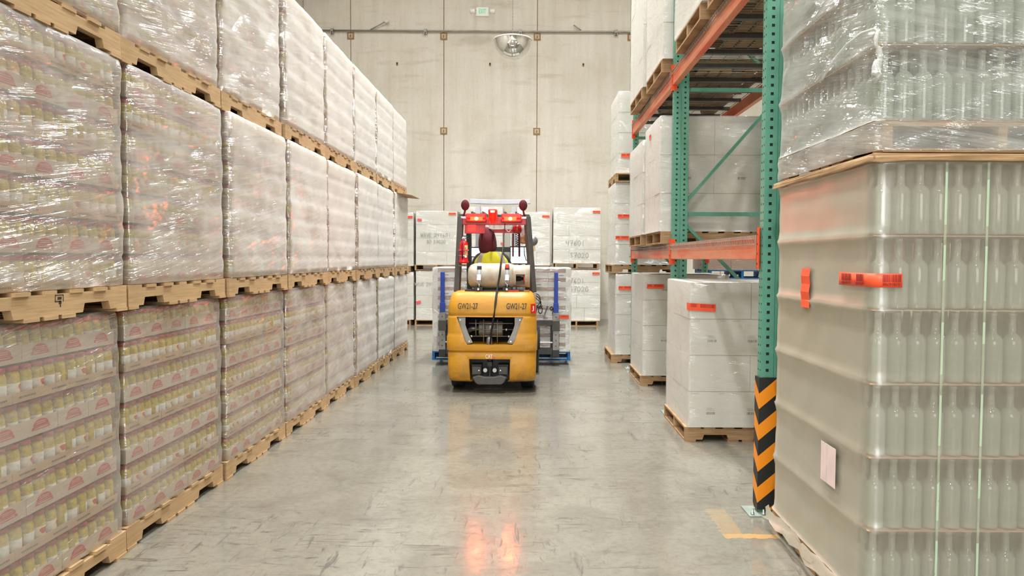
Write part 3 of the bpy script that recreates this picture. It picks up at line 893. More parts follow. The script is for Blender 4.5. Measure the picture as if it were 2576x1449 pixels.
# --- two-high stacks in front of the back wall
BY = 17.0
def bx(u): return (u - 1340) / F_PX * BY
def bz(v): return CAM_H + (648 - v) / F_PX * BY
back = [
    ('leftmost', 916, 1040, 1.10, 1.22, 'beside the jar row, mostly hidden'),
    ('WAVE', 1046, 1150, 1.13, 1.23, 'with handwriting, nearest the jar row'),
    ('cab', 1158, 1264, 1.15, 1.32, 'straight behind the forklift cab'),
    ('rightcab', 1283, 1383, 1.13, 1.22, 'seen past the forklift tank and screen'),
    ('number', 1391, 1510, 1.18, 1.27, 'with big handwritten numbers, nearest the rack'),
]
for i, (k, u0, u1, hl, hu, where) in enumerate(back):
    x0, x1 = bx(u0), bx(u1)
    pallet('old', 'lower pallet at the back wall %s' % where, ((x0 + x1) / 2, BY + .52, 0), 0, 'lower pallets at the back wall')
    a = carton_load('lower white carton load at the back wall %s' % where, x0, x1, BY, BY + 1.05, PH, hl, 3, 3, 4, 40 + i, G_BACK, (1.2, 1, 0, 1), mark_layers=())
    zz = PH + hl + .012
    pallet('old', 'raised pallet at the back wall %s' % where, ((x0 + x1) / 2, BY + .52, zz), 0, 'upper pallets at the back wall')
    b = carton_load('upper white carton load at the back wall %s' % where, x0, x1, BY, BY + 1.05, zz + PH, hu, 4 if k == 'WAVE' else 3, 3, 4, 60 + i, G_BACK, (1.2, 1, 0, 1), mark_layers=())
    hw, hy = (x1 - x0) / 2, .525 + .019
    if k == 'WAVE':
        handwriting('WAVE 247601', .085, .007, 'ink').build('handwriting', b, (-.36, -hy - .002, hu * .52), NEAR, 0, 'grey marker writing')
        handwriting('80 37020', .075, .0065, 'ink').build('handwriting', b, (-.22, -hy - .002, hu * .40), NEAR, 0, 'grey marker writing')
        handwriting('WAVE 247601', .075, .008, 'ink_soft').build('handwriting', a, (-.50, -hy - .002, hl * .70), NEAR, 0, 'faint marker writing')
        handwriting('37020', .075, .008, 'ink_soft').build('handwriting', a, (-.12, -hy - .002, hl * .58), NEAR, 0, 'faint marker writing')
        stick(b, .17, .045, (hw - .11, -hy, hu - .06), seed=2)
        stick(b, .10, .05, (-hw + .09, -hy, hu - .20), (0, .12, 0), False, 'pink', 3, 'pink_sticker', 'pink sticker')
        stick(a, .11, .06, (-hw + .06, -hy, hl * .36), (0, -.2, 0), False, 'pink', 4, 'pink_sticker', 'pink sticker')
    if k == 'number':
        for t, h in ((a, hl), (b, hu)):
            zt = (.73, .57) if t is a else (.32, .10)
            handwriting('47601', .115, .008, 'ink').build('handwriting', t, (-.25, -hy - .002, h * zt[0]), NEAR, 0, 'large grey marker writing')
            handwriting('37020', .115, .008, 'ink').build('handwriting', t, (-.16, -hy - .002, h * zt[1]), NEAR, 0, 'large grey marker writing')
            stick(t, .17, .05, (hw - .10, -hy, h - .09), seed=5)
    if k == 'rightcab': stick(b, .17, .045, (hw - .10, -hy, hu - .10), seed=6)
    if k == 'leftmost': stick(b, .17, .05, (hw - .10, -hy, hu - .10), seed=7)
    if k == 'cab':
        stick(b, .05, .05, (hw - .02, -hy, hu * .36), NEAR, False, 'pink', 8, 'pink_sticker', 'pink sticker')

# --- three-high stack past the end of the rack
def px(u, Y): return (u - 1340) / F_PX * Y
zc = 0.0
hs = (1.205, 1.215, 1.20)
names = ('on the floor', 'in the middle', 'on top')
for k in range(3):
    pallet('old', 'wooden pallet %s of the three-high stack past the rack end' % names[k], (1.72, 11.53, zc), PI / 2 if k != 2 else 0, 'pallets of the stack past the rack')
    off = (0, -.02, .02)[k]
    t = carton_load('tall white carton load %s of the three-high stack past the rack' % names[k], 1.235 + off, 2.22 + off, 11.02, 12.05, zc + PH, hs[k], 2, 3, 4, 80 + k, 'loads of the three-high stack', (1.0, .8, 0, 1), mark_layers=(0, 2))
    stick(t, .20, .055, (-.35, -.535, (1.00, .72, .26)[k]), seed=10 + k)
    if k == 1: stick(t, .20, .055, (-.38, -.535, .40), seed=15)
    zc += PH + hs[k] + .012

# --- the rack
def perforated(mb, w, z0, z1, mat, xf, cols=1, pitch=.0508, hole=.018):
    """sheet of width w in local x, height z, facing -y, with square holes; xf places it"""
    n = int((z1 - z0) / pitch); cw = w / cols
    def q(a, b, c, d):
        mb.face([xf @ Vector(p) for p in ((a, 0, c), (b, 0, c), (b, 0, d), (a, 0, d))], mat)
    for c in range(cols):
        x0 = c * cw; xc = x0 + cw / 2; h = hole / 2
        q(x0, xc - h, z0, z1); q(xc + h, x0 + cw, z0, z1)
        z = z0
        for i in range(n):
            zm = z + pitch / 2
            q(xc - h, xc + h, z, zm - h); q(xc - h, xc + h, zm + h, z + pitch); z += pitch
        if z < z1: q(xc - h, xc + h, z, z1)

def column_mesh(z1, near_flip=1):
    """rack post .075 x .075, open at the back (+x side), origin at the aisle/near corner"""
    mb = MB(); w = .075; I = Matrix.Identity(4)
    perforated(mb, w, 0, z1, 'teal', I, 1)                                                          # side facing -y
    perforated(mb, w, 0, z1, 'teal', Matrix.Translation((0, w, 0)) @ Matrix.Rotation(-PI / 2, 4, 'Z'), 2, hole=.011)   # aisle side
    perforated(mb, w, 0, z1, 'teal', Matrix.Translation((0, w, 0)), 1)
    mb.face([(.0, .004, 0), (.0, .004, 0.001), (.0, .006, .001)], 'teal')
    # black sheets stand in for the shade seen through the post's holes
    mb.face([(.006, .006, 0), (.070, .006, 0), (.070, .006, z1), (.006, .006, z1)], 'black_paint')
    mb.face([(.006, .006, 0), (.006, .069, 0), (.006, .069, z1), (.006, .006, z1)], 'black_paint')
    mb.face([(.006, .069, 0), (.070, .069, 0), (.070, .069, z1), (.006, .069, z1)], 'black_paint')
    return mb.mesh('post')

RX, RD = 1.40, 1.07
RY = (4.50, 7.45, 10.43)
RTOP = 5.6
rack = thing('pallet_rack', 'tall teal pallet rack with orange beams along the aisle', 'rack', (RX, RY[0], 0))
POST = column_mesh(RTOP)
BEAM_Z = (1.565, 3.30)
for fi, y in enumerate(RY):
    ly = y - RY[0]
    for x in (0, .077, RD - .152, RD - .075):
        if fi != 1 and x == .077 and fi == 2: continue
        if x == RD - .152 and fi != 1: continue
        put('post', POST, rack, (x, ly, 0))
    m = MB()
    zz = [.25, .95, 1.05, 2.05, 2.15, 3.25, 3.35, 4.3, 4.4, 5.4]
    xa, xb = .15, RD - .15
    if fi == 1: xa, xb = .15, RD - .15
    for k, (za, zb, ra, rb) in enumerate(((.3, 1.12, xb, xa), (1.18, 2.02, xa, xb), (2.08, 3.02, xa, xb), (3.1, 4.1, xb, xa), (4.2, 5.2, xa, xb))):
        pass
    for (xa_, za, xb_, zb) in ((.15, 1.92, RD - .1, 1.06), (.15, 2.13, RD - .1, 3.12), (.15, .20, RD - .1, .98), (.15, 4.25, RD - .1, 3.38), (.15, 4.4, RD - .1, 5.3)):
        m = MB(); m.bar((xa_ - .02, .0375, za), (xb_ + .02, .0375, zb), .038, .03, 'teal'); m.build('diagonal_brace', rack, (0, ly, 0))
    for z in (.12, 2.02, 3.26, 4.33):
        m = MB(); m.box(.07, RD - .07, .022, .052, z - .019, z + .019, 'teal'); m.build('cross_bar', rack, (0, ly, 0))
    for x in (.035, RD - .035):
        m = MB(); m.box(-.11, .12, -.07, .12, 0, .010, 'teal_pale')
        for sx, sy in ((-.085, -.045), (-.02, -.05), (.09, .09)):
            m.lathe([(.012, .010), (.012, .022), (.006, .023), (.006, .045)], 'chrome', (sx, sy, 0), 8)
        m.build('foot_plate', rack, (x, ly, 0))
# guard on the nearest post
m = MB()
g0, g1 = -.014, .075
m.box(g0, .145, g0, g0 + .008, .03, .845, 'chevron'); m.box(g0, g0 + .008, g0 + .008, g1, .03, .845, 'chevron')
m.box(g0 + .001, .144, g0 + .001, g1, .838, .846, 'black_paint')
o = m.build('post_guard', rack, label='black and orange chevron guard on the nearest post')
# beams, decks
for bay in (0, 1):
    ya, yb = RY[bay] - RY[0] + .078, RY[bay + 1] - RY[0] - .003
    for lv, z in enumerate(BEAM_Z):
        for side, xb in (('front', -.012), ('rear', RD - .045)):
            m = MB(); fx = xb
            poly = [(xb, z), (xb + .055, z), (xb + .055, z + .105), (xb + .032, z + .105), (xb + .032, z + .142), (xb, z + .142)] if side == 'front' else [(xb, z), (xb + .055, z), (xb + .055, z + .142), (xb + .023, z + .142), (xb + .023, z + .105), (xb, z + .105)]
            m.grid([[(u, ya, w) for u, w in poly], [(u, yb, w) for u, w in poly]], 'orange', True, True, False)
            bo = m.build('beam', rack, bevel=.004)
            for yc, s in ((ya, 1), (yb, -1)):
                m = MB(); xs = xb - .006 if side == 'front' else xb + .055
                m.box(xs, xs + .006, yc - (.037 if s > 0 else .0), yc + (.0 if s > 0 else .037), z - .055, z + .20, 'orange_clip')
                m.box(xs, xs + (.05 if side == 'front' else -.05), yc - .004 * s - (.003), yc - .004 * s + .003, z - .055, z + .20, 'orange_clip')
                for k in range(4):
                    m.box(xs - .0006, xs + .0066, yc - s * .019 - .006, yc - s * .019 + .006, z - .03 + k * .06, z - .018 + k * .06, 'black_paint')
                m.build('beam_connector', rack)
        # wire decks: two per bay
        L = (yb - ya) / 2
        for d in (0, 1):
            y0 = ya + d * L + .01; y1 = ya + (d + 1) * L - .01
            m = MB(); zt = z + .142; wr = .0028
            n = int((y1 - y0) / .055)
            for k in range(n + 1):
                y = y0 + (y1 - y0) * k / n
                m.box(-.02, RD, y - wr, y + wr, zt, zt + 2 * wr, 'galv')
                m.box(-.02 - 2 * wr, -.02, y - wr, y + wr, zt - .045, zt + 2 * wr, 'galv')
            for k in range(9):
                x = -.01 + RD * k / 8.15
                m.box(x - wr, x + wr, y0, y1, zt + 2 * wr, zt + 4 * wr, 'galv')
            for zq in (zt - .045, zt - .012):
                m.box(-.028, -.02, y0, y1, zq - wr, zq + wr, 'galv')
            dk = m.build('wire_deck', rack)
            for k in range(3):
                y = y0 + (y1 - y0) * (k + .5) / 3
                m = MB(); m.box(.045, RD - .05, y - .03, y + .03, zt - .035, zt - .001, 'frame_grey'); m.build('deck_channel', rack)

# --- loads in the rack
def rack_load(where, x0, x1, y0, y1, z, h, nx, ny, nl, seed, sticks=(), col=(1, 1, 0, 1), rz=PI / 2, pk='old', marks=(1, 3)):
    pallet(pk, 'pallet under the white load %s' % where, ((x0 + x1) / 2, (y0 + y1) / 2, z), rz, G_OLD)
    t = carton_load('white carton load %s' % where, x0 + .01, x1, y0 + .02, y1 - .02, z + PH, h, nx, ny, nl, seed, G_RACK, col, mark_layers=marks)
    hx, hy = (x1 - x0 - .01) / 2 + .008, (y1 - y0 - .04) / 2 + .008
    for (w, hh, u, zz, side, bc, mat) in sticks:
        at = (-hx + u, -hy, zz) if side == 'n' else (-hx, -hy + u, zz)
        stick(t, w, hh, at, NEAR if side == 'n' else AISLE, bc, mat, seed + len(at), 'barcode_label' if bc else 'sticker', None if bc else 'plain coloured sticker')
    return t
# floor
near = rack_load('on the near rack bay floor, label round its corner', 1.325, 2.38, 6.25, 7.33, 0, 1.24, 3, 3, 4, 101, (), (1.2, .6, 0, 1), marks=(0, 2))
stick(near, .225, .062, (-.530 + .1125, -.534, 1.03), (0, .05, 0), seed=21)
stick(near, .09, .062, (-.531, -.534 + .045, 1.035), (0, 0, -PI / 2), seed=22, barcode=False, name='label_end')
rack_load('on the far rack bay floor, behind the nearer load', 1.34, 2.40, 9.02, 10.1, 0, 1.245, 3, 3, 4, 102, ((.21, .055, .16, 1.10, 'n', True, 'sticker'),), (.7, .5, 0, 1))
# first level
Z1 = BEAM_Z[0] + .156
rack_load('on the lower beams past the middle post, in shade', 1.29, 2.42, 7.62, 8.62, Z1, 1.18, 2, 3, 3, 103, ((.11, .055, .62, 1.06, 'a', True, 'sticker'),), (1.1, .8, 0, 1))
rack_load('on the lower beams at the far end of the rack', 1.27, 2.36, 8.72, 9.84, Z1, 1.10, 2, 3, 3, 104, ((.19, .05, .14, .32, 'n', True, 'sticker'),), (1, .7, 0, 1))
# second level
Z2 = BEAM_Z[1] + .156
rack_load('on the upper beams at the far end of the rack', 1.27, 2.36, 8.75, 9.9, Z2, 1.45, 3, 3, 4, 105, ((.12, .06, .16, 1.1, 'n', True, 'sticker'), (.045, .07, .10, .50, 'n', False, 'pink')), (1, .7, 0, 1))
rack_load('on the upper beams just past the middle post', 1.29, 2.38, 7.52, 8.63, Z2, 1.45, 3, 3, 4, 106, (), (1.3, .9, 0, 1))
rack_load('on the upper beams just before the middle post', 1.30, 2.40, 5.84, 6.98, Z2, 1.45, 3, 3, 4, 107, (), (1.5, .9, 0, 1))
rack_load('on the upper beams nearest the camera', 1.30, 2.40, 4.62, 5.72, Z2, 1.45, 3, 3, 4, 108, (), (1.3, .9, 0, 1))
# --- loads standing behind the rack
pallet('blue', 'blue pallet behind the rack under a brownish load', (3.15, 11.6, 1.27), 0, 'pallets behind the rack')
pallet('old', 'wooden pallet on the floor behind the rack, brownish load above', (3.15, 11.6, 0), 0, 'pallets behind the rack')
carton_load('white carton load on the floor behind the rack', 2.62, 3.68, 11.1, 12.1, PH, 1.135, 3, 3, 4, 120, 'loads behind the rack', (.8, .6, 0, 1))
carton_load('brownish carton load on the blue pallet behind the rack', 2.62, 3.68, 11.1, 12.1, 1.40, 1.2, 3, 3, 6, 121, 'loads behind the rack', (1.3, .7, 0, 1), mat='carton_tan')
pallet('pine', 'clean pine pallet high behind the rack under a white load', (4.42, 11.2, 1.27), PI / 2, 'pallets behind the rack')
carton_load('lower white carton load deep behind the rack near the right wall', 3.86, 4.96, 10.7, 11.7, 0.0, 1.262, 3, 3, 4, 122, 'loads behind the rack', (.8, .6, 0, 1))
carton_load('upper white carton load deep behind the rack on a clean pallet', 3.86, 4.96, 10.7, 11.7, 1.40, 1.2, 3, 3, 4, 123, 'loads behind the rack', (.8, .6, 0, 1))

# ------------------------------------------------------------------ bottle pallets, nearest on the right
BH, BP = .300, .0805
def bottle_mesh(n=18):
    mb = MB()
    mb.lathe([(.012, .020), (.030, .004), (.0375, .004), (.039, .012), (.039, .165), (.037, .182), (.026, .199), (.0155, .207), (.0145, .230), (.0135, .280), (.0155, .282), (.0155, .294), (.011, .296)], 'bottle', n=n)
    return mb.mesh('bottle')
BOTTLE = bottle_mesh()
def bottle_cap_rows(nx, ny, skip, nl, lh):
    """bottles behind the front rows"""
    mb = MB()
    for l in range(nl):
        z = l * lh
        for i in range(nx):
            for j in range(ny):
                if (i, j) in skip or (2 < i < nx - 3 and 2 < j < ny - 3): continue
                if i > 2 and j > 2: continue
                mb.lathe([(.039, z + .010), (.039, z + .165), (.026, z + .199), (.0150, z + .208), (.0135, z + .294)], 'bottle', ((i + .5) * BP, (j + .5) * BP, 0), 9)
        mb.box(3.1 * BP, nx * BP, 3.1 * BP, ny * BP, z + .004, z + .19, 'bottle_mass')
    return mb.mesh('packed_bottles')

def bottle_load(label, x0, y0, z, nx, ny, nl, lh, film_mat, color, seed, dense):
    """origin at the near aisle corner"""
    t = thing('wrapped_bottle_load', label, 'bottle load', (x0, y0, z), 0, 'wrapped bottle loads')
    w, d = nx * BP, ny * BP; h = nl * lh
    skip = set()
    for l in range(nl):
        for i in range(nx if l < 99 else 0):
            if i < 11: put('bottle', BOTTLE, t, ((i + .5) * BP, .5 * BP, l * lh + .006), (0, 0, i * .7))
        for j in range(1, 6):
            put('bottle', BOTTLE, t, (.5 * BP, (j + .5) * BP, l * lh + .006), (0, 0, j * .9))
    skip = {(i, 0) for i in range(min(nx, 11))} | {(0, j) for j in range(1, 6)}
    pk = put('packed_bottles', bottle_cap_rows(nx, ny, skip, nl, lh), t, (0, 0, .006)); pk['kind'] = 'stuff'
    for l in range(nl + 1):
        m = MB(); m.box(-.003, w + .003, -.003, d + .003, l * lh, l * lh + .004, 'kraft'); m.build('layer_pad', t)
    r = random.Random(seed); prof = [(.002, .018)]
    for l in range(nl):
        z_ = l * lh
        prof += [(z_ + .002, .016), (z_ + .02, .007), (z_ + .06, .004), (z_ + .13, .004), (z_ + .20, .002), (z_ + .26, .003), (z_ + .29, .010)]
    prof.append((h, .016))
    me = shell_mesh('film', w / 2, d / 2, 0, h + .006, prof, film_mat, .002 if dense else .004, seed, r=.040 if dense else .035, nside=20)
    f = put('film_hood' if dense else 'stretch_wrap', me, t, (w / 2, d / 2, 0)); f.color = color
    return t, w, d, h

NXB, NYB = 13, 15
BX, BYY = 1.40, 3.055
pallet('thin', 'old wooden pallet on the floor under the milky bottle load', (BX - .025 + NXB * BP / 2, BYY + NYB * BP / 2, 0), 0, 'pallets of the bottle loads')
lh_low = .3085
low, w_, d_, h_ = bottle_load('tall milky film block of clear bottles, lower load nearest the camera', BX + .01, BYY, .124, NXB, NYB, 6, lh_low, 'shroud', (1, 1, 0, 1), 31, True)
# crushed wooden top frame between the two loads
ztop = .124 + h_ + .008
m = MB()
fr = random.Random(9)
for (xa, xb, ya, yb) in ((-.02, w_ + .02, -.02, .08), (-.02, w_ + .02, d_ - .08, d_ + .02), (-.02, .08, .08, d_ - .08), (w_ - .08, w_ + .02, .08, d_ - .08)):
    m.box(xa, xb, ya, yb, 0, .022, 'wood_old')
o = m.build('top_frame', None, (BX + .01, BYY, ztop), bevel=.004)
tag(o, 'flat wooden frame capping the milky bottle load', 'frame')
# sagging brown paper edge
m = MB(); rows = []
pts = [(w_ + .02, -.03), (.9, -.032), (.6, -.03), (.3, -.033), (.12, -.034), (.0, -.032), (-.032, .0), (-.034, .2), (-.03, .45), (-.036, .7), (-.03, .95), (-.034, d_)]
for dz in (0.012, .004, -.006, -.014):
    rows.append([(x + fr.uniform(-.004, .004), y + fr.uniform(-.004, .004), dz + fr.uniform(-.005, .005)) for x, y in pts])
m.grid(rows, 'wood_old', False, False, True)
o = m.build('paper_sheet', None, (BX + .01, BYY, ztop)); o.modifiers.new('s', 'SOLIDIFY').thickness = .003
tag(o, 'crumpled brown paper edge hanging over the top of the milky bottle load', 'paper')
zp = ztop + .028
pallet('thin', 'wooden pallet between the two bottle loads, wrapped in film', (BX + NXB * BP / 2, BYY + NYB * BP / 2, zp), 0, 'pallets of the bottle loads')
up, w2, d2, h2 = bottle_load('glossy stretch-wrapped block of clear bottles, upper load nearest the camera', BX + .01, BYY, zp + .124, NXB, NYB, 3, .310, 'film_clear', (1, 1, 0, 1), 32, False)
# film pulled down over the pallet
prof = [(-.118, .012), (-.09, .016), (-.06, .010), (-.03, .018), (0, .012)]
me = shell_mesh('pallet_wrap', w2 / 2, d2 / 2, 0, 0, prof, 'film_clear', .004, 77, r=.02, top=False, nside=20)
f = put('pallet_wrap', me, up, (w2 / 2, d2 / 2, 0)); f.color = (1.3, 1, 0, 1)
# twisted tail of film at the near corner
m = MB(); tr_ = random.Random(4); path = []
for k in range(15):
    s = k / 14
    path.append((-.012 - .012 * math.sin(s * 9), -.016 - .01 * math.cos(s * 7), .36 - s * .19 + .01 * math.sin(s * 20)))
m.tube(path, [.007 + .016 * max(0, (k - 7) / 7) + tr_.uniform(0, .006) for k in range(15)], 'film_clear', 9)
o = m.build('film_tail', up, label='twisted tail of film'); o.color = (3.5, 1, 0, 1)
m = MB(); path = [(-.02, .55, .30), (-.024, .40, .355), (-.026, .25, .385), (-.026, .1, .39), (-.02, 0, .375), (-.014, -.015, .36)]
m.tube(path, .006, 'film_clear', 7); o = m.build('film_rope', up, label='rope of gathered film'); o.color = (3.5, 1, 0, 1)
# green straps round the lower block
for x in (.287, .459):
    m = MB(); y = -.0035; top = h_ + .01; w = .010
    m.box(x - w / 2, x + w / 2, y - .0008, y, .0, top, 'strap_green'); m.box(x - w / 2, x + w / 2, y, d_ + .012, top, top + .0008, 'strap_green')
    m.box(x - w / 2, x + w / 2, d_ + .012, d_ + .0128, .0, top, 'strap_green')
    m.build('strap', low, label='green packing strap')
# labels
def low_at(u, v, Y):
    return ((u - 1340) / F_PX * Y - BX - .01, Y - BYY, CAM_H + (648 - v) / F_PX * Y - .124)
# the long label is bent round the corner: one strip following the hood
lz, lh2 = 1.36, .057
strip = [(-.016, .31), (-.0165, .20), (-.0165, .10), (-.015, .045), (-.009, .018), (.006, -.004), (.030, -.0155), (.070, -.0165), (.110, -.0165)]
m = MB(); m.grid([[(x, y, lz - lh2 / 2), (x, y, lz + lh2 / 2)] for x, y in strip], 'sticker', False, False, True)
lb = m.build('barcode_label', low, label='long orange barcode label bent round the corner, print upside down')
lb.modifiers.new('s', 'SOLIDIFY').thickness = .0008
rr = random.Random(12); m = MB()
x = .028
while x < .104:
    t_ = rr.uniform(.001, .0034); m.box(x, x + t_, -.0190, -.0180, lz - .006, lz + .024, 'sticker_ink'); x += t_ + rr.uniform(.001, .003)
m.build('barcode', lb)
for a, b in ((.06, .13), (.18, .28)):
    y = a; m = MB()
    while y < b:
        t_ = rr.uniform(.003, .008); m.box(-.0190, -.0180, y, y + t_, lz - .006, lz + .024, 'sticker_ink'); y += t_ + rr.uniform(.002, .006)
    m.build('barcode', lb)
put('lettering', text_mesh('A1816708', .074, .012, 'sticker_ink'), lb, (.066, -.0186, lz - .016), (PI / 2, PI, 0))
put('lettering', text_mesh('80L91810', .075, .012, 'sticker_ink'), lb, (-.0186, .095, lz - .016), (PI / 2, PI, -PI / 2))
put('lettering', text_mesh('0 HN08', .09, .012, 'sticker_ink'), lb, (-.0186, .23, lz - .016), (PI / 2, PI, -PI / 2))
v = MB(); v.grid([[(q, -.057, z), (q, .057, z)] for q, z in ((.0, .10), (-.005, .06), (-.001, .02), (-.006, -.02), (-.001, -.06), (-.003, -.10))], 'sticker', False, False, False)
# wrinkled upright label on the aisle side
ys, zs = .72, 1.30
o = v.build('upright_label', low, (-.014, ys, zs), label='wrinkled upright orange label'); o.modifiers.new('s', 'SOLIDIFY').thickness = .001
m = MB(); m.box(-.0012, 0, -.085, .085, -.092, .092, 'paper_pink'); m.box(-.0016, -.0012, .012, .016, -.092, .092, 'carton_edge')
m.build('paper_slip', low, (-.019, .38, .485), (0, 0, 0), 0, 'pale pink paper slip')
# torn film round the foot of the pallet
m = MB(); tr_ = random.Random(6); rows = []
pts = [(-.03, d_ * k / 16) for k in range(17)]
for q, dz in enumerate((0.012, -.008, -.026, -.044)):
    rows.append([(x - .007 * q + tr_.uniform(-.014, .008), y + tr_.uniform(-.02, .02), dz + tr_.uniform(-.022, .012)) for x, y in pts])
m.grid(rows, 'shroud', False, False, True)
o = m.build('torn_film', low, label='crumpled torn film hem'); o.color = (1.2, 1, 0, 1)
# ------------------------------------------------------------------ forklift, seen from behind
FX, FY = -.468, 8.50
truck = thing('forklift', 'yellow counterbalance forklift seen from behind with lit red roof lamps', 'forklift', (FX, FY, 0))
def fp(u, v, y):
    """picture point at local depth y -> local (x, y, z)"""
    Y = FY + y
    return ((u - 1340) / F_PX * Y - FX, y, CAM_H + (648 - v) / F_PX * Y)

def cw_ring(w, yr, yf, z, bulge=.035, r=.10):
    pts = []
    n = 16
    for k in range(n + 1):                                   # rear face, slightly bowed
        x = -w + r + (2 * w - 2 * r) * k / n
        pts.append((x, yr - bulge * (1 - (x / w) ** 2) + bulge * .2, z))
    for k in range(1, 6):
        a = -PI / 2 + PI / 2 * k / 6; pts.append((w - r + r * math.cos(a), yr + r + r * math.sin(a), z))
    pts += [(w, yf, z), (-w, yf, z)]
    for k in range(1, 6):
        a = PI + PI / 2 * k / 6; pts.append((-w + r + r * math.cos(a), yr + r + r * math.sin(a), z))
    return pts
prof = [(.44, .10, .125), (.495, .04, .135), (.512, .012, .17), (.516, .0, .25), (.518, .0, .462), (.512, .008, .474), (.506, .014, .480), (.512, .006, .487), (.528, -.012, .50), (.530, -.014, .56), (.530, -.012, .655), (.522, -.004, .672), (.520, .0, .70), (.520, .0, .865),
        (.516, .004, .888), (.508, .014, .897), (.506, .014, .905), (.514, .006, .914), (.515, .006, .94), (.512, .014, 1.0), (.500, .034, 1.07), (.485, .06, 1.125), (.462, .092, 1.158), (.43, .13, 1.172)]
m = MB(); m.grid([cw_ring(w, yr, .62, z) for w, yr, z in prof], 'yellow', True, True, True)
cwm = m.mesh('counterweight')
body = put('counterweight', cwm, truck)
cut1 = MB(); cut1.prism([(-.405, .885), (.358, .885), (.335, .83), (.262, .60), (.235, .563), (-.282, .563), (-.305, .60), (-.385, .83)], 'black_paint', 'Y', -.3, .36)
cut2 = MB(); cut2.prism([(-.262, .400), (.212, .400), (.205, .15), (.180, .125), (-.225, .125), (-.250, .15)], 'black_paint', 'Y', -.3, .26)
cutters = [cut1.build('cutter'), cut2.build('cutter')]
for c in cutters:
    c.parent = truck
    md = body.modifiers.new('cut', 'BOOLEAN'); md.object = c; md.operation = 'DIFFERENCE'; md.solver = 'EXACT'
md = body.modifiers.new('bevel', 'BEVEL'); md.width = .014; md.segments = 2; md.limit_method = 'ANGLE'; md.angle_limit = 0.9
bpy.context.view_layer.update()
dg = bpy.context.evaluated_depsgraph_get()
me = bpy.data.meshes.new_from_object(body.evaluated_get(dg)); me.name = 'counterweight'
body.modifiers.clear(); body.data = me
for c in cutters: bpy.data.objects.remove(c)
# grille recess: dark liner, side plates, muffler, bars
m = MB()
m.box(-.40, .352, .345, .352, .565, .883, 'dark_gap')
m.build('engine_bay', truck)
for s in (-1, 1):
    cx = -.023
    m = MB(); q = [(cx + s * .372, .878), (cx + s * .285, .878), (cx + s * .285, .79), (cx + s * .255, .70), (cx + s * .20, .585), (cx + s * .255, .570), (cx + s * .29, .60), (cx + s * .36, .83)]
    m.prism(q if s < 0 else q[::-1], 'grey_steel', 'Y', .03, .045)
    for x, z in ((cx + s * .345, .85), (cx + s * .24, .60)): m.lathe([(.010, .024), (.010, .03)], 'chrome', (x, 0, z), 10, 'Y')
    m.build('side_plate', truck)
m = MB(); m.lathe([(.02, -.145), (.085, -.140), (.09, -.13), (.09, -.05), (.094, -.048), (.094, -.042), (.09, -.04), (.09, .04), (.094, .042), (.094, .048), (.09, .05), (.09, .13), (.085, .14), (.02, .145)], 'grey_steel', (-.02, .17, .735), 24, 'X')
m.tube([(-.16, .17, .735), (-.24, .16, .735), (-.28, .17, .71), (-.30, .25, .67)], .028, 'grey_steel')
m.build('muffler', truck)
m = MB()
for z, x0, x1 in ((.805, -.27, .24), (.655, -.25, .21), (.735, -.28, .26)): m.tube([(x0, .075, z), (x1, .075, z)], .006, 'grey_steel')
for x in (-.10, .06, -.19): m.tube([(x, .07, .58 if x > -.15 else .66), (x, .07, .85)], .006, 'grey_steel')
for x, z in ((.165, .735), (-.24, .655), (.195, .655)): m.lathe([(.004, .05), (.016, .055), (.016, .075), (.004, .08)], 'chrome', (x, 0, z), 10, 'Y')
m.build('grille_bars', truck)
m = MB(); m.lathe([(.03, .54), (.034, .55), (.034, .625), (.028, .645), (.01, .652)], 'grey_steel', (-.03, .03, 0), 16); m.build('filler_neck', truck)
# tow hitch
m = MB(); m.box(-.258, .208, .245, .252, .13, .395, 'black_paint'); m.build('hitch_back', truck)
for s in (-1, 1):
    cx = -.025
    m = MB(); x0, x1 = sorted((cx + s * .105, cx + s * .205)); m.box(x0, x1, .03, .075, .215, .305, 'frame_grey'); m.box(x0 - .01, x1 + .01, .075, .24, .20, .325, 'black_paint')
    m.lathe([(.010, .022), (.010, .031)], 'chrome', (cx + s * .125, 0, .262), 10, 'Y'); m.build('tail_lamp', truck, bevel=.008)
    m = MB(); m.lathe([(.024, .06), (.024, .10), (.004, .10)], 'plastic_white', (cx + s * .055, 0, .258), 14, 'Y'); m.build('reflector', truck)
m = MB(); m.box(-.05, .0, .03, .22, .31, .36, 'black_paint'); m.lathe([(.03, .16), (.024, .19), (.018, .22), (.018, .37), (.03, .375), (.03, .39), (.01, .392)], 'black_paint', (-.025, .05, 0), 16); m.build('drawbar_pin', truck)
m = MB(); q = [(-.225, .205), (-.20, .155), (-.16, .118), (.11, .118), (.155, .155), (.18, .205), (.12, .205), (.06, .185), (-.02, .178), (-.1, .185), (-.16, .205)]
lip = [(-.222, .19), (-.19, .13), (-.16, .105), (.11, .105), (.145, .13), (.175, .19), (.10, .212), (.03, .195), (-.08, .195), (-.15, .212)]
m.prism(lip, 'frame_grey', 'Y', -.035, .03); m.build('hitch_lip', truck, bevel=.01)
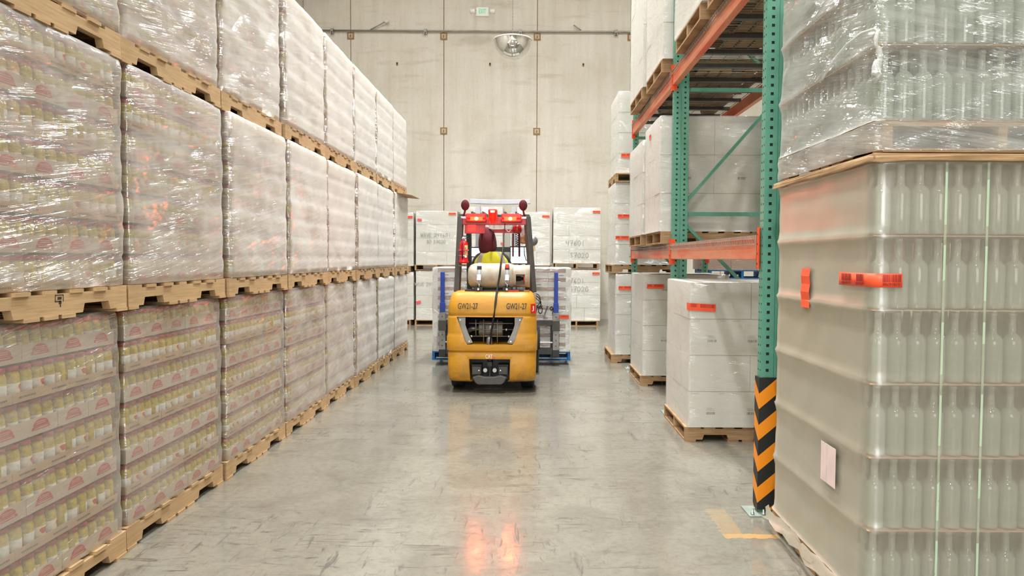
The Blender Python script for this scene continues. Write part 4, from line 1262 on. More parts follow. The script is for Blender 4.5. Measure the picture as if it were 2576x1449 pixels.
# markings
put('lettering', text_mesh('GW21-27', .228, .070, 'black_paint'), truck, (*fp(1177, 770, -.022)[:1], -.0285, fp(1177, 770, 0)[2]), (PI / 2 - .10, 0, 0))
put('lettering', text_mesh('GW21-27', .235, .070, 'black_paint'), truck, (fp(1300, 770, 0)[0], -.0215, fp(1300, 770, 0)[2]), (PI / 2 - .10, 0, 0.045))
put('logo_lettering', text_mesh('CAT', .082, .048, 'plastic_white', .001), truck, (fp(1231, 897, 0)[0], -.0300, fp(1231, 897, 0)[2]), (PI / 2, 0, 0), label='white letters with dark outline')
m = MB(); x, _, z = fp(1243, 900, 0); m.prism([(x - .022, z - .012), (x + .016, z - .012), (x + .0, z + .014)], 'orange_clip', 'Y', -.031, -.0285); m.box(x - .003, x + .016, -.0335, -.031, z - .014, z + .004, 'ink'); m.build('logo_mark', truck)
x, _, z = fp(1341, 776, .02); m = MB(); m.box(-.032, .036, -.0012, 0, -.055, .055, 'ext_red'); lo = m.build('side_sticker', truck, (.4735, .0165, z + .0), (-.08, 0, .63), label='red sticker with a white letter')
put('lettering', text_mesh('J', .030, .06, 'plastic_white'), lo, (-.004, -.0016, 0), (PI / 2, 0, 0))
m = MB(); x, _, z = fp(1141, 866, 0); m.face([(x - .018, -.002, z + .065), (x + .03, -.006, z + .065), (x + .028, -.006, z - .06), (x + .0, -.004, z - .03)], 'carton_edge')
# chassis, floor, hood, seat, dash
m = MB(); m.box(-.45, .45, .62, 1.75, .16, .42, 'black_paint'); m.box(-.50, .50, .75, 1.25, .36, .48, 'yellow'); m.box(-.5, .5, 1.25, 1.75, .36, .40, 'black_paint'); m.build('chassis', truck)
m = MB(); m.box(-.36, .36, .60, 1.22, .48, .90, 'yellow'); m.build('engine_hood', truck, bevel=.03)
seat = MB(); seat.box(-.24, .24, .74, 1.20, .90, 1.0, 'black'); seat.build('seat_cushion', truck, bevel=.03)
seat = MB(); seat.box(-.22, .22, .66, .76, .98, 1.40, 'black'); seat.build('seat_back', truck, bevel=.03)
m = MB(); m.box(-.42, .42, 1.66, 1.76, .42, 1.12, 'black_paint'); m.box(-.42, .42, 1.55, 1.70, 1.00, 1.10, 'black_paint'); m.build('dashboard', truck, bevel=.01)
m = MB(); m.tube([(-.02, 1.60, 1.02), (-.02, 1.42, 1.16)], .02, 'black_paint')
q = Matrix.Translation((-.02, 1.41, 1.17)) @ Matrix.Rotation(.7, 4, 'X')
ring = [tuple(q @ Vector((.16 * math.cos(a), .16 * math.sin(a), 0))) for a in [2 * PI * k / 20 for k in range(21)]]
m.tube(ring, .012, 'black'); m.tube([ring[0], ring[10]], .01, 'black'); m.build('steering_wheel', truck)
# wheels
def wheel(x, y, r, w, name='wheel'):
    m = MB(); m.lathe([(r * .5, -w / 2), (r * .93, -w / 2), (r, -w / 2 + .02), (r, w / 2 - .02), (r * .93, w / 2), (r * .5, w / 2)], 'black', (x, y, r), 28, 'X')
    wo = m.build(name, truck)
    m = MB(); m.lathe([(.03, -w / 2 - .004), (r * .45, -w / 2 - .004), (r * .52, -w / 2 + .012), (r * .52, w / 2 - .012), (r * .45, w / 2 + .004), (.03, w / 2 + .004)], 'yellow', (x, y, r), 20, 'X'); m.build('wheel_hub', wo)
for s in (-1, 1):
    wheel(s * .415, .42, .24, .16); wheel(s * .455, 1.72, .29, .20)
    m = MB(); rings = []
    for k in range(9):
        a = PI * .05 + PI * .9 * k / 8; rings.append([(s * .34, 1.72 + .33 * math.cos(a), .29 + .33 * math.sin(a)), (s * .57, 1.72 + .33 * math.cos(a), .29 + .33 * math.sin(a))])
    m.grid(rings, 'black_paint', False, False, True); o = m.build('mudguard', truck); o.modifiers.new('s', 'SOLIDIFY').thickness = .01
# overhead guard
GZ = 2.10
legR = {}
for s, (u0, u1) in ((-1, (1150, 1159)), (1, (1341, 1325))):
    a = fp(u0, 735, .50); b = fp(u1, 545, .62)
    legR[s] = (a, b)
    m = MB(); m.bar(a, b, .065, .075, 'frame_grey'); m.bar(b, (b[0] + s * .0, 1.72, GZ + .03), .06, .06, 'frame_grey'); m.build('rear_guard_leg', truck, bevel=.008)
    m = MB(); m.bar((b[0], 1.72, GZ + .03), (s * .40, 1.80, .42), .06, .07, 'black_paint'); m.build('front_guard_leg', truck, bevel=.008)
xl, xr = legR[-1][1][0], legR[1][1][0]
m = MB(); m.box(xl, xr, .585, .645, fp(0, 566, .6)[2], fp(0, 547, .6)[2], 'red_paint_and_glow'); m.build('rear_cross_rail', truck, bevel=.006)  # the lamps' red light on this rail is put into its colour
m = MB()
for k in range(1, 6):
    x = xl + (xr - xl) * k / 6; m.bar((x, .62, GZ + .01), (x, 1.72, GZ + .03), .022, .05, 'frame_grey')
m.box(xl, xr, 1.69, 1.75, GZ, GZ + .06, 'frame_grey'); m.build('roof_grid', truck)
# lamps on the rear rail
for u, uh, z0 in ((1197, 1198, 0), (1286, 1283, 0)):
    x, y, z = fp(u, 551, .55)
    m = MB(); m.box(x - .128, x + .128, .525, .585, z - .040, z + .002, 'red_paint_and_glow'); m.box(x - .122, x + .122, .515, .585, z + .002, z + .062, 'lens_red')
    lo = m.build('flasher_bar', truck, bevel=.012, label='red flasher bar, lit')
    xh = fp(uh, 551, .5)[0]
    m = MB(); m.box(xh - .075, xh + .075, .508, .530, z - .022, z + .022, 'lens_orange'); m.build('lit_lens', lo)
    m = MB(); m.lathe([(.001, .486), (.016, .490), (.021, .500), (.016, .512)], 'lamp_hot', (xh, 0, z), 14, 'Y'); m.build('bulb', lo)
    d = bpy.data.lights.new('flasher_light', 'SPOT'); d.energy = 12; d.color = (1, .16, .04); d.shadow_soft_size = .03; d.spot_size = 2.6; d.spot_blend = .6
    fl = bpy.data.objects.new('flasher_light', d); COL.objects.link(fl); fl.parent = lo; fl.location = (xh, .46, z); fl.rotation_euler = (-PI / 2, 0, 0)
x, y, z = fp(1194, 573, .62)
m = MB(); m.box(x - .125, x + .125, .60, .72, z - .072, z + .062, 'red_paint_and_glow'); m.box(x - .085, x + .015, .592, .60, z - .055, z + .045, 'lens_red'); m.box(x + .045, x + .105, .596, .60, z + .035, z + .05, 'plastic_white')
m.build('lamp_box', truck, bevel=.01, label='square red lamp box')
x, y, z = fp(1239, 543, .55)
m = MB(); m.lathe([(.02, -.085), (.03, -.07), (.036, -.06), (.046, .02), (.05, .07), (.05, .075)], 'lens_red', (x, .55, z), 18); m.box(x - .055, x + .055, .50, .60, z + .052, z + .068, 'red_paint_and_glow'); m.box(x - .028, x + .028, .492, .50, z + .034, z + .062, 'plastic_white'); m.box(x - .055, x - .046, .52, .6, z - .06, z + .06, 'red_paint_and_glow'); m.box(x + .046, x + .055, .52, .6, z - .06, z + .06, 'red_paint_and_glow')
m.build('strobe_beacon', truck, label='red caged strobe beacon')
# round mirrors
for s, u in ((-1, 1170), (1, 1315)):
    x, y, z = fp(u, 517, .62)
    m = MB(); n = 24
    rings = [[(x + rx * .052 * math.cos(a), .60 + yy, z + rx * .068 * math.sin(a)) for a in [2 * PI * k / n for k in range(n)]] for rx, yy in ((.3, -.028), (.75, -.018), (.98, .0), (1.0, .010))]
    m.grid(rings, 'maroon', True, True, True)
    rings = [[(x + rx * .055 * math.cos(a), .612 + yy, z + .012 + rx * .07 * math.sin(a)) for a in [2 * PI * k / n for k in range(n)]] for rx, yy in ((1.0, .0), (1.0, .014), (.9, .018))]
    m.grid(rings, 'plastic_white', True, True, True)
    m.tube([(x, .605, z - .06), (x - s * -.01, .61, z - .105), (x + s * .02, .62, z - .14)], .012, 'maroon')
    m.box(x - .05, x + .05, .575, .64, z - .165, z - .14, 'alu')
    m.build('rear_mirror', truck)
# right-hand beacon on a coiled arm, speaker, horn, wires
x, y, z = fp(1300, 577, .75)
m = MB(); m.lathe([(.03, -.05), (.055, -.04), (.06, -.01), (.058, .02), (.05, .045), (.03, .055)], 'red_paint_and_glow', (x, .75, z), 20); m.build('round_beacon', truck)
m = MB(); hel = [(x + .016 * math.cos(t_ * .9), .75 + .016 * math.sin(t_ * .9), z - .05 - .0040 * t_) for t_ in range(0, 44)]
m.tube(hel, .006, 'frame_grey', 6); m.tube([(x + .028, .77, z - .02), (x + .03, .77, z - .34)], .012, 'maroon'); m.tube([(x - .05, .78, z - .05), (x - .05, .78, z - .34)], .010, 'maroon'); m.build('coiled_arm', truck)
x, y, z = fp(1318, 602, .70)
m = MB(); m.lathe([(.03, -.055), (.048, -.05), (.052, -.03), (.046, -.02), (.052, -.008), (.046, .004), (.052, .016), (.05, .045), (.03, .05)], 'rust', (x, .70, z), 18); m.build('warning_buzzer', truck)
m = MB(); m.lathe([(.02, -.01), (.036, .0), (.036, .11), (.015, .12)], 'plastic_white', (x + .005, .72, z + .055), 14); m.build('white_canister', truck)
x, y, z = fp(1340, 606, .72)
m = MB(); m.lathe([(.025, -.01), (.058, .0), (.062, .035), (.05, .07), (.03, .085)], 'grey_steel', (x, .70, z), 18, 'Y'); m.lathe([(.004, -.014), (.045, -.008), (.050, .0)], 'grey_steel', (x, .70, z), 18, 'Y'); m.box(x - .005, x + .03, .69, .73, z - .13, z - .06, 'label_cream'); m.build('side_lamp', truck)
m = MB()
for k in range(3):
    a0 = fp(1344, 752 + k * 3, .50); pts = [(a0[0] + .055 * math.sin(t_) * (1 + .15 * k) + .02, .5 + .01 * k, a0[2] + .075 * math.cos(t_ + .4 * k) - .01) for t_ in [PI * 1.8 * j / 14 for j in range(15)]]
    m.tube(pts, .006, 'black', 6)
m.tube([fp(1352, 770, .5), fp(1346, 800, .5)], .006, 'black', 6); m.build('cable_loop', truck)
# front stays on the lamp side: white bars under the rail
m = MB(); m.box(fp(1230, 0, .9)[0], fp(1268, 0, .9)[0], .9, .93, fp(0, 576, .9)[2], fp(0, 566, .9)[2], 'plastic_white'); m.build('light_bar', truck, label='white light bar')
m = MB(); m.box(fp(1195, 0, 1.1)[0], fp(1300, 0, 1.1)[0], 1.1, 1.13, fp(0, 586, 1.1)[2], fp(0, 577, 1.1)[2], 'red_paint_and_glow'); m.build('inner_cross_rail', truck)
m = MB(); hook = [fp(u, v, .66) for u, v in ((1270, 566), (1272, 576), (1277, 583), (1281, 583), (1285, 577), (1286, 566))]; m.tube(hook, .006, 'plastic_white', 6); m.build('hanging_cable', truck)
# screens
def screen(u0, u1, v0, v1, y, tilt):
    a, b = fp(u0, v1, y), fp(u1, v0, y); w, h = b[0] - a[0], b[2] - a[2]
    m = MB(); m.box(-w / 2 - .012, w / 2 + .012, 0, .035, -h / 2 - .012, h / 2 + .016, 'black_paint')
    so = m.build('monitor', truck, ((a[0] + b[0]) / 2, y, (a[2] + b[2]) / 2), (0, 0, tilt), .006)
    m = MB(); m.box(-w / 2, w / 2, -.002, 0, -h / 2, h / 2, 'screen'); m.box(-w / 2, w / 2, -.003, -.002, h * .22, h * .25, 'screen_line'); m.box(-.01, .03, -.003, -.002, -h * .33, -h * .31, 'screen_line'); m.build('display', so)
    m = MB(); m.tube([(0, .03, -h / 2), (0, .1, -h / 2 - .2)], .014, 'black_paint'); m.build('bracket', so)
screen(1284, 1327, 622, 662, 1.20, -.15)
screen(1186, 1207, 624, 645, 1.20, .25)
m = MB(); m.tube([fp(1318, 622, 1.1), fp(1319, 640, 1.08), fp(1323, 654, 1.08), fp(1329, 656, 1.1)], .006, 'black', 6); m.build('curled_cable', truck)
# tank cradle
TZ, TY = fp(0, 694, .30)[2], .30
m = MB(); m.box(-.33, .36, TY - .12, TY + .12, 1.165, 1.190, 'black_paint')
for u in (1206, 1276):
    x = fp(u, 0, .3)[0]; m.box(x - .05, x + .05, TY - .15, TY + .10, 1.165, 1.225, 'black_paint'); m.lathe([(.014, -.19), (.018, -.17), (.012, -.15)], 'chrome', (x, TY, 1.20), 14, 'Y')
m.box(.16, .31, TY - .17, TY - .08, 1.172, 1.19, 'red_paint_and_glow'); m.lathe([(.012, 1.19), (.012, 1.205)], 'lens_red', (.20, TY - .13, 0), 10)
m.build('tank_cradle', truck, bevel=.006)
# gas cylinder
tx0, tx1 = fp(1175, 0, .2)[0], fp(1333, 0, .2)[0]
tank = thing('gas_cylinder', 'worn cream gas cylinder lying strapped across the back of the yellow forklift', 'gas cylinder', (FX + (tx0 + tx1) / 2, FY + TY, TZ))
hl = (tx1 - tx0) / 2; R_ = .150
m = MB(); m.lathe([(.03, -hl + .0), (.09, -hl + .008), (.128, -hl + .035), (.146, -hl + .075), (R_, -hl + .11), (R_, -.003), (R_ + .002, .0), (R_, .003), (R_, hl - .235), (.138, hl - .20), (.10, hl - .17), (.03, hl - .16)], 'tank', n=36, axis='X')
m.build('tank_shell', tank)
m = MB(); n = 36; rings = []
for xx, r in ((hl - .20, .131), (hl - .002, .133), (hl, .131), (hl - .002, .126), (hl - .20, .124)):
    rings.append([(xx, r * math.cos(2 * PI * k / n), r * math.sin(2 * PI * k / n)) for k in range(n)])
m2 = MB()
for i in range(4):
    for k in range(n):
        a = 2 * PI * (k + .5) / n
        ang = math.degrees(math.atan2(math.sin(a), math.cos(a)))   # 180 faces the rear
        if 172 < ang % 360 < 232 and i in (0, 3) : continue
        m2.face([rings[i][k], rings[i][(k + 1) % n], rings[i + 1][(k + 1) % n], rings[i + 1][k]], 'tank', True)
# collar wall beside and beyond the window
for k in range(n):
    a = 2 * PI * (k + .5) / n
    if 172 < math.degrees(a) % 360 < 232:
        for r in (.132, .126):
            for xa, xb in ((hl - .20, hl - .165), (hl - .06, hl - .002)):
                m2.face([(xa, r * math.cos(2 * PI * k / n), r * math.sin(2 * PI * k / n)), (xa, r * math.cos(2 * PI * (k + 1) / n), r * math.sin(2 * PI * (k + 1) / n)), (xb, r * math.cos(2 * PI * (k + 1) / n), r * math.sin(2 * PI * (k + 1) / n)), (xb, r * math.cos(2 * PI * k / n), r * math.sin(2 * PI * k / n))], 'tank', True)
m2.weld = True; m2.build('collar', tank)
m = MB(); m.lathe([(.02, hl - .17), (.03, hl - .16), (.03, hl - .11), (.018, hl - .10), (.018, hl - .06)], 'dark_gap', (0, -.03, -.03), 14, 'X'); m.build('valve', tank)
m = MB(); m.lathe([(.02, hl - .075), (.045, hl - .072), (.048, hl - .05), (.04, hl - .04)], 'orange_clip', (0, -.075, -.03), 14, 'X'); m.build('valve_knob', tank, label='orange valve knob')
for u, knob in ((1206, False), (1276, True)):
    x = fp(u, 0, .2)[0] - (tx0 + tx1) / 2
    m = MB(); n = 20; rings = []
    for k in range(n + 1):
        a = PI * .35 + PI * .95 * k / n; rr_ = R_ + .004
        rings.append([(x - .026, rr_ * math.cos(a), rr_ * math.sin(a)), (x + .026, rr_ * math.cos(a), rr_ * math.sin(a))])
    m.grid(rings, 'alu', False, False, True)
    st = m.build('strap', tank); st.modifiers.new('s', 'SOLIDIFY').thickness = .004
    m = MB()
    m.box(x - .026, x + .026, -.134, -.10, .075, .118, 'black_paint')
    m.box(x - .022, x + .022, -R_ - .030, -R_ - .004, -.045, .02, 'chrome')
    m.tube([(x - .026, -R_ - .012, -.02), (x - .026, -R_ - .010, -.07), (x, -R_ - .008, -.095), (x + .026, -R_ - .010, -.07), (x + .026, -R_ - .012, -.02)], .004, 'chrome', 6)
    m.tube([(x, -R_ - .006, -.09), (x, -R_ + .01, -.14)], .008, 'chrome', 8)
    m.build('latch', st)
    if knob:
        m = MB(); m.box(x - .022, x + .022, -.142, -.11, .094, .142, 'orange_clip'); m.build('orange_clip', st, bevel=.006, label='orange plastic clip')
# hose from the roof over the tank to the grille
m = MB(); pts = [fp(1270, 560, .60), fp(1267, 600, .42), fp(1263, 640, .22), fp(1260, 660, .14), fp(1257, 690, .115), fp(1252, 720, .10), fp(1249, 740, .03), fp(1246, 765, -.05), fp(1242, 800, -.06), fp(1236, 835, .0), fp(1233, 866, .0)]
m.tube(pts, [.004, .005, .007, .010, .011, .012, .013, .013, .012, .012, .011], 'black', 8); m.build('hanging_strap', truck, label='dark strap hanging over the tank')
# fire extinguisher on the left guard leg
x, y, z = fp(1166, 635, .47)
ext = thing('fire_extinguisher', 'red fire extinguisher clamped to the left roof leg of the forklift', 'fire extinguisher', (FX + x, FY + y, z))
m = MB(); m.lathe([(.045, -.135), (.062, -.125), (.062, -.11), (.052, -.10), (.052, .09), (.045, .12), (.022, .14), (.018, .155)], 'ext_red', n=20); m.build('cylinder', ext)
m = MB(); m.box(-.058, .058, -.058, .05, .018, .032, 'ext_red'); m.build('clamp_band', ext)
m = MB(); m.tube([(-.06, -.02, -.045), (0, -.058, -.045), (.05, -.03, -.045)], .008, 'chrome', 6); m.lathe([(.014, -.07), (.014, -.058)], 'chrome', (.032, 0, -.052), 10, 'Y')
m.tube([(-.06, .0, -.165), (.04, .0, -.165)], .006, 'chrome', 6); m.build('clip', ext)
m = MB(); rings = [[(.0528 * math.cos(a), .0528 * math.sin(a), zz) for a in [-1.25 + .1 * k for k in range(11)]] for zz in (-.04, .085)]; m.grid(rings, 'ext_label', False, False, True)
m.box(.022, .030, -.056, -.050, -.02, .0, 'ink'); m.box(.022, .034, -.054, -.048, .04, .06, 'ink'); m.build('label', ext)
m = MB(); m.lathe([(.02, .15), (.024, .17), (.012, .19)], 'alu', n=12); m.box(-.02, .05, -.012, .012, .19, .20, 'black_paint'); m.box(-.012, .06, -.01, .01, .165, .172, 'black_paint'); m.tube([(.0, -.02, .165), (-.01, -.06, .10), (-.008, -.066, .0), (-.006, -.062, -.08)], .009, 'maroon', 6); m.build('valve_head', ext)

# mast, carriage and attachment
for s, (ua, ub) in ((-1, (1196, 1228)), (1, (1286, 1314))):
    y = 1.95
    xa, xb = fp(ua, 0, y)[0], fp(ub, 0, y)[0]
    m = MB(); m.box(xa, xa + .065, y, y + .11, .06, 2.30, 'alu'); m.box(xb - .075, xb, y + .02, y + .13, .06, 2.28, 'chrome'); m.box(xa + .05, xb - .05, y + .06, y + .075, .06, 2.2, 'frame_grey')
    m.build('mast_rail', truck)
    m = MB(); m.tube([((xa + xb) / 2, y + .02, .2), ((xa + xb) / 2, y + .02, 2.2)], .028, 'chrome'); m.build('lift_cylinder', truck)
y = 1.93; xa, xb = fp(1181, 0, y)[0], fp(1333, 0, y)[0]; za, zb = fp(0, 512, y)[2], fp(0, 501, y)[2]
m = MB(); n = 14
m.grid([[(xa + (xb - xa) * k / n, yy, zz - .012 * math.sin(PI * k / n)) for yy, zz in ((y, za), (y + .12, za), (y + .12, zb), (y, zb))] for k in range(n + 1)], 'alu', True, True, False); m.build('mast_crosshead', truck, bevel=.004)
m = MB(); m.box(-.30, .26, 1.98, 2.04, .75, .85, 'frame_grey'); m.box(-.30, .26, 1.98, 2.04, 1.65, 1.72, 'frame_grey'); m.build('mast_brace', truck)
CY_ = 2.20
def cp(u, v): return fp(u, v, CY_)
m = MB(); m.box(cp(1106, 0)[0], cp(1406, 0)[0], CY_ + .02, CY_ + .09, cp(0, 818)[2], cp(0, 806)[2], 'frame_grey'); m.build('upper_carriage_bar', truck)
m = MB(); m.box(cp(1106, 0)[0], cp(1402, 0)[0], CY_ + .02, CY_ + .09, cp(0, 892)[2], cp(0, 876)[2], 'frame_grey'); m.build('lower_carriage_bar', truck)
m = MB(); m.tube([cp(1110, 862), cp(1400, 862)], .012, 'plastic_white'); m.build('side_shift_rod', truck)
for s, u in ((-1, 1113), (1, 1399)):
    x = cp(u, 0)[0]
    m = MB(); m.box(x - .045, x + .045, CY_ - .03, CY_ + .05, cp(0, 893)[2], cp(0, 786)[2], 'grey_steel')
    for v in (797, 815, 842, 856, 870): m.lathe([(.008, -.036), (.008, -.03)], 'black', (x, CY_, cp(0, v)[2]), 8, 'Y')
    m.box(x - .055, x + .055, CY_ - .045, CY_ + .05, cp(0, 832)[2], cp(0, 806)[2], 'frame_grey'); m.box(x - .05, x + .05, CY_ - .04, CY_ + .05, cp(0, 898)[2], cp(0, 880)[2], 'black_paint')
    m.build('fork_upright', truck, bevel=.004)
    m = MB(); m.box(x - .028, x + .028, CY_ - .02, CY_ + .05, cp(0, 775)[2], cp(0, 685)[2], 'blue_steel'); m.box(x - .036, x + .036, CY_ - .03, CY_ + .05, cp(0, 786)[2], cp(0, 762)[2], 'blue_steel'); m.build('backrest_arm', truck, bevel=.004, label='blue upright arm')
FORK_Z = .155
for x in (-.78, -.30, .30, .78):
    m = MB(); m.box(x - .05, x + .05, CY_ + .05, CY_ + .10, FORK_Z, .62, 'black_paint'); m.box(x - .05, x + .05, CY_ + .05, CY_ + 1.15, FORK_Z - .045, FORK_Z, 'black_paint'); m.build('fork', truck)
# carried loads, two pallets side by side
LZ = .06
LY = FY + CY_ + .12
for k, (x0, x1, lb_) in enumerate(((-1.47, -.475, 'left'), (-.45, .565, 'right'))):
    pallet('blue', 'blue pallet on the forks beside the %s blue arm of the forklift' % lb_, ((x0 + x1) / 2, LY + .5, LZ), 0, 'blue pallets on the forks')
    t = thing('wrapped_carton_load', 'film-wrapped white and brown cartons on the forks, by the %s blue arm' % lb_, 'carton load', ((x0 + x1) / 2, LY + .5, LZ + .131), 0, 'loads on the forks')
    w = x1 - x0 - .02; h = 1.215; nl = 9; lh = h / nl; r = random.Random(50 + k)
    cm = carton_mesh(w / 3, .25, lh * .62, 0, 'carton'); cb = carton_mesh(w / 3, .25, lh * .38, 0, 'carton_tan')
    mk = MB(); mk.box(-.085, .085, -.0006, 0, -.035, .035, 'plastic_white'); mk.box(-.035, .035, -.0012, -.0006, -.006, .006, 'ink')
    for l in range(nl):
        for i in range(3):
            for j in range(4):
                if 0 < j < 3 and i == 1: continue
                c1 = put('carton', cm, t, (-w / 2 + w / 3 * (i + .5), -.375 + .25 * j, l * lh))
                put('brown_tray', cb, t, (-w / 2 + w / 3 * (i + .5), -.375 + .25 * j, l * lh + lh * .62), label='brown tray')
                if j == 0 and (l + i) % 2 == 0: mk.build('carton_label', c1, (.03, -.127, lh * .31))
    m = MB()
    for sx in (-1, 1):
        for sy in (-1, 1):
            x, y = sx * (w / 2 + .004), sy * .504
            m.box(min(x, x - sx * .075), max(x, x - sx * .075), min(y, y + sy * .004), max(y, y + sy * .004), .03, h, 'plastic_white'); m.box(min(x, x + sx * .004), max(x, x + sx * .004), min(y, y - sy * .075), max(y, y - sy * .075), .03, h, 'plastic_white')
            m.build('corner_board', t, label='white edge board'); m = MB()
    m.box(-w / 2 - .005, w / 2 + .005, -.505, .505, h, h + .012, 'carton'); m.build('top_sheet', t)
    prof = [(.006, .012)] + [(z, .010 + r.uniform(-.003, .004)) for z in [h * q / 18 for q in range(1, 19)]]
    f = put('stretch_wrap', shell_mesh('stretch_wrap', w / 2, .5, 0, h + .014, prof, 'film_box', .006, 200 + k, r=.012, nside=12), t); f.color = (1.5, .7, 0, 1)
    if k == 1:
        handwriting('10/9', .105, .012, 'black_paint').build('handwriting', t, (-.055, -.522, .56), NEAR, 0, 'black marker date')
        stick(t, .21, .055, (w / 2 - .125, -.522, .515), seed=33)
# ------------------------------------------------------------------ driver, seated, seen from behind
PX, PY = FX, FY
def L2(u, v, y):
    a = fp(u, v, y); return (a[0], a[1], a[2])
driver = thing('person', 'person in dark red hood and lime vest seated at the forklift controls, back turned', 'person', (PX, PY, 0))
hd = L2(1226, 604, .98)          # middle of the head
sx = L2(1236, 0, .93)[0]         # middle of the shoulders
J = {}
def j(name, x, y, z, r): J[name] = (Vector((x, y, z)), r)
j('pelvis', sx, .96, 1.07, (.17, .13)); j('waist', sx, .95, 1.20, (.155, .11)); j('chest', sx, .94, 1.42, (.185, .12)); j('collar', sx - .004, .94, 1.59, (.115, .085))
j('neck', (sx + hd[0]) / 2, .96, 1.66, (.058, .058)); j('skull', hd[0], .985, 1.74, (.078, .09)); j('brow', hd[0], .985, 1.83, (.08, .095)); j('crown', hd[0], .98, 1.91, (.04, .05))
for s, n in ((-1, 'l'), (1, 'r')):
    j('sh' + n, sx + s * .175, .94, 1.565, (.068, .072)); j('el' + n, sx + s * .265, 1.06, 1.28, (.052, .052)); j('wr' + n, sx + s * .13, 1.28, 1.22, (.034, .030)); j('pa' + n, sx + s * .115, 1.34, 1.245, (.040, .020))
    j('hip' + n, sx + s * .10, .99, 1.03, (.095, .09)); j('kn' + n, sx + s * .15, 1.42, 1.03, (.068, .068)); j('an' + n, sx + s * .16, 1.56, .58, (.045, .045)); j('he' + n, sx + s * .16, 1.55, .49, (.045, .04)); j('to' + n, sx + s * .17, 1.70, .46, (.042, .03))
E = [('pelvis', 'waist'), ('waist', 'chest'), ('chest', 'collar'), ('collar', 'neck'), ('neck', 'skull'), ('skull', 'brow'), ('brow', 'crown')]
for n in 'lr':
    E += [('collar', 'sh' + n), ('sh' + n, 'el' + n), ('el' + n, 'wr' + n), ('wr' + n, 'pa' + n), ('pelvis', 'hip' + n), ('hip' + n, 'kn' + n), ('kn' + n, 'an' + n), ('an' + n, 'he' + n), ('he' + n, 'to' + n)]
    s = -1 if n == 'l' else 1
    p = J['pa' + n][0]
    for q, (dx_, ln) in enumerate(((-.030, .070), (-.010, .080), (.010, .076), (.030, .060))):
        a = 'f%s%da' % (n, q); b = 'f%s%db' % (n, q); c = 'f%s%dc' % (n, q)
        j(a, p.x + dx_, p.y + .045, p.z + .012, (.0095, .0095)); j(b, p.x + dx_ * 1.1, p.y + .045 + ln * .5, p.z + .004, (.009, .009)); j(c, p.x + dx_ * 1.05, p.y + .035 + ln * .55, p.z - .028, (.008, .008))
        E += [('pa' + n, a), (a, b), (b, c)]
    j('t%sa' % n, p.x - s * .040, p.y + .0, p.z - .002, (.012, .011)); j('t%sb' % n, p.x - s * .052, p.y + .035, p.z - .012, (.0095, .009)); E += [('pa' + n, 't%sa' % n), ('t%sa' % n, 't%sb' % n)]
names_ = list(J)
me = bpy.data.meshes.new('body'); me.from_pydata([J[k][0] for k in names_], [(names_.index(a), names_.index(b)) for a, b in E], [])
tmp = bpy.data.objects.new('body', me); COL.objects.link(tmp)
md = tmp.modifiers.new('skin', 'SKIN'); md.use_smooth_shade = True; md.branch_smoothing = .3
for i, k in enumerate(names_):
    sv = me.skin_vertices[0].data[i]; sv.radius = J[k][1]; sv.use_root = (k == 'pelvis')
tmp.modifiers.new('sub', 'SUBSURF').levels = 2
tmp.modifiers['sub'].render_levels = 2
bpy.context.view_layer.update()
bme = bpy.data.meshes.new_from_object(tmp.evaluated_get(bpy.context.evaluated_depsgraph_get())); bme.name = 'body'
bpy.data.objects.remove(tmp)
bme.materials.clear()
for k in ('sleeve', 'trouser', 'skin', 'black'): bme.materials.append(M[k])
for p in bme.polygons:
    c = p.center; p.use_smooth = True
    hand = min((c - J['pal'][0]).length, (c - J['par'][0]).length)
    p.material_index = 2 if (c.z > 1.71 or hand < .10) else 1 if (c.z < 1.10 and c.z > .56) else 3 if c.z <= .56 else 0
put('body', bme, driver)
# face: nose, eyes, mouth, ears (turned away from the camera)
hx_, hz_ = hd[0], 1.80
m = MB(); yF = 1.075
m.lathe([(.004, .03), (.010, .012), (.016, -.012), (.010, -.02)], 'skin', (hx_, yF, hz_ - .01), 10)
for s in (-1, 1):
    m.lathe([(.002, -.006), (.011, 0), (.002, .008)], 'plastic_white', (hx_ + s * .032, yF - .012, hz_ + .015), 10, 'Y'); m.lathe([(.001, .006), (.005, .009), (.001, .012)], 'black', (hx_ + s * .032, yF - .012, hz_ + .015), 8, 'Y')
m.tube([(hx_ - .025, yF - .012, hz_ - .055), (hx_, yF - .004, hz_ - .052), (hx_ + .025, yF - .012, hz_ - .055)], .006, 'maroon', 6)
m.build('face', driver)
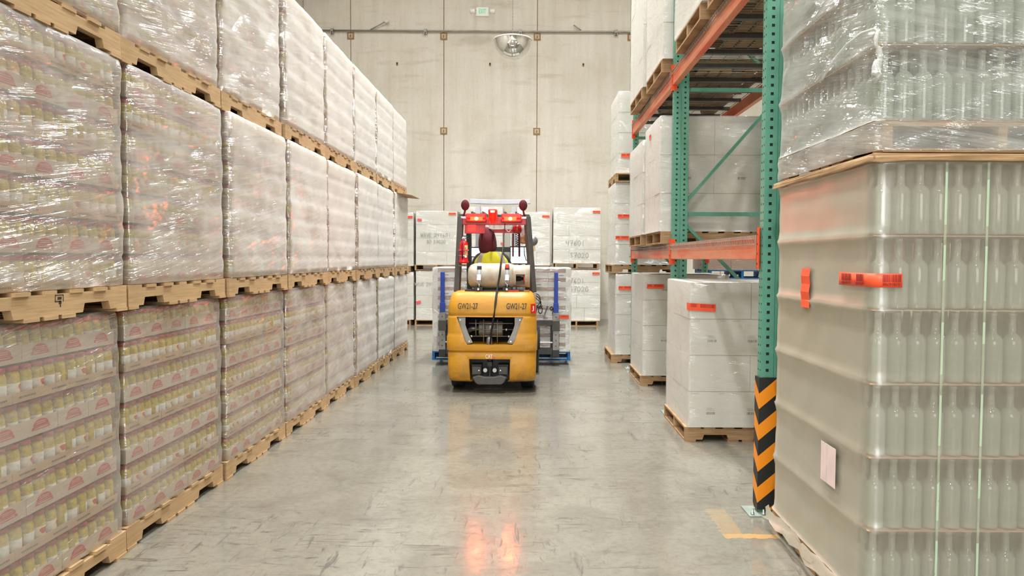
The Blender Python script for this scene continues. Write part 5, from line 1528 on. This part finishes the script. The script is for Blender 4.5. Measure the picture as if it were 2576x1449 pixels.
# hood with its drape on the shoulders
def ell(cx, cy_, z, a, b, n=28, front=0.0):
    return [(cx + a * math.cos(t_), cy_ + b * math.sin(t_) * (1 - front * max(0, math.sin(t_))), z) for t_ in [2 * PI * k / n for k in range(n)]]
m = MB(); hx0 = hd[0]
zt = fp(0, 572, .98)[2]
zb = fp(0, 636, .86)[2]
hood = [ell(hx0 + .006, .955, zb, .098, .105), ell(hx0 + .006, .955, zb + .03, .112, .122), ell(hx0 + .004, .96, zb + .07, .119, .134), ell(hx0 + .001, .965, zb + .13, .118, .140), ell(hx0 - .002, .97, zb + .19, .112, .136), ell(hx0 - .004, .978, zb + .235, .100, .122), ell(hx0 - .006, .985, zt - .035, .078, .098), ell(hx0 - .007, .99, zt - .010, .046, .06), ell(hx0 - .007, .99, zt, .012, .02)]
# pointed drape at the back
h2 = []
for i, rg in enumerate(hood):
    q = []
    for k, (x, y, z) in enumerate(rg):
        back = max(0, -math.sin(2 * PI * k / 28))
        z2 = z - (.022 * back ** 3 if i == 0 else .008 * back ** 3 if i == 1 else 0)
        y2 = y
        q.append((x, y2, z2))
    h2.append(q)
m.grid(h2, 'maroon', True, False, True)  # maroon holds the cloth's own dark red plus the lamps' red glow
m.face(h2[-1], 'maroon', True)
o = m.build('hood', driver, label='dark red knitted hood'); md = o.modifiers.new('sub', 'SUBSURF'); md.levels = 1; md.render_levels = 1
# sleeveless vest: torso shell with tape
m = MB()
def vring(z, a, b): return ell(sx, .94, z, a, b, 32)
vest = [vring(1.02, .205, .165), vring(1.12, .195, .155), vring(1.25, .205, .150), vring(1.40, .222, .155), vring(1.49, .228, .148), vring(1.56, .215, .130), vring(1.61, .17, .112), vring(1.645, .118, .10)]
def vm(i, k):
    t_ = 2 * PI * (k + .5) / 32; c = math.cos(t_)
    if .60 < abs(c) < .78: return 'vest_tape'
    if i == 1: return 'vest_tape'
    return 'vest'
m.grid(vest, 'vest', True, False, True, vm)
o = m.build('vest', driver, label='lime hi-vis vest with grey tape')
md = o.modifiers.new('sub', 'SUBSURF'); md.levels = 1; md.render_levels = 1
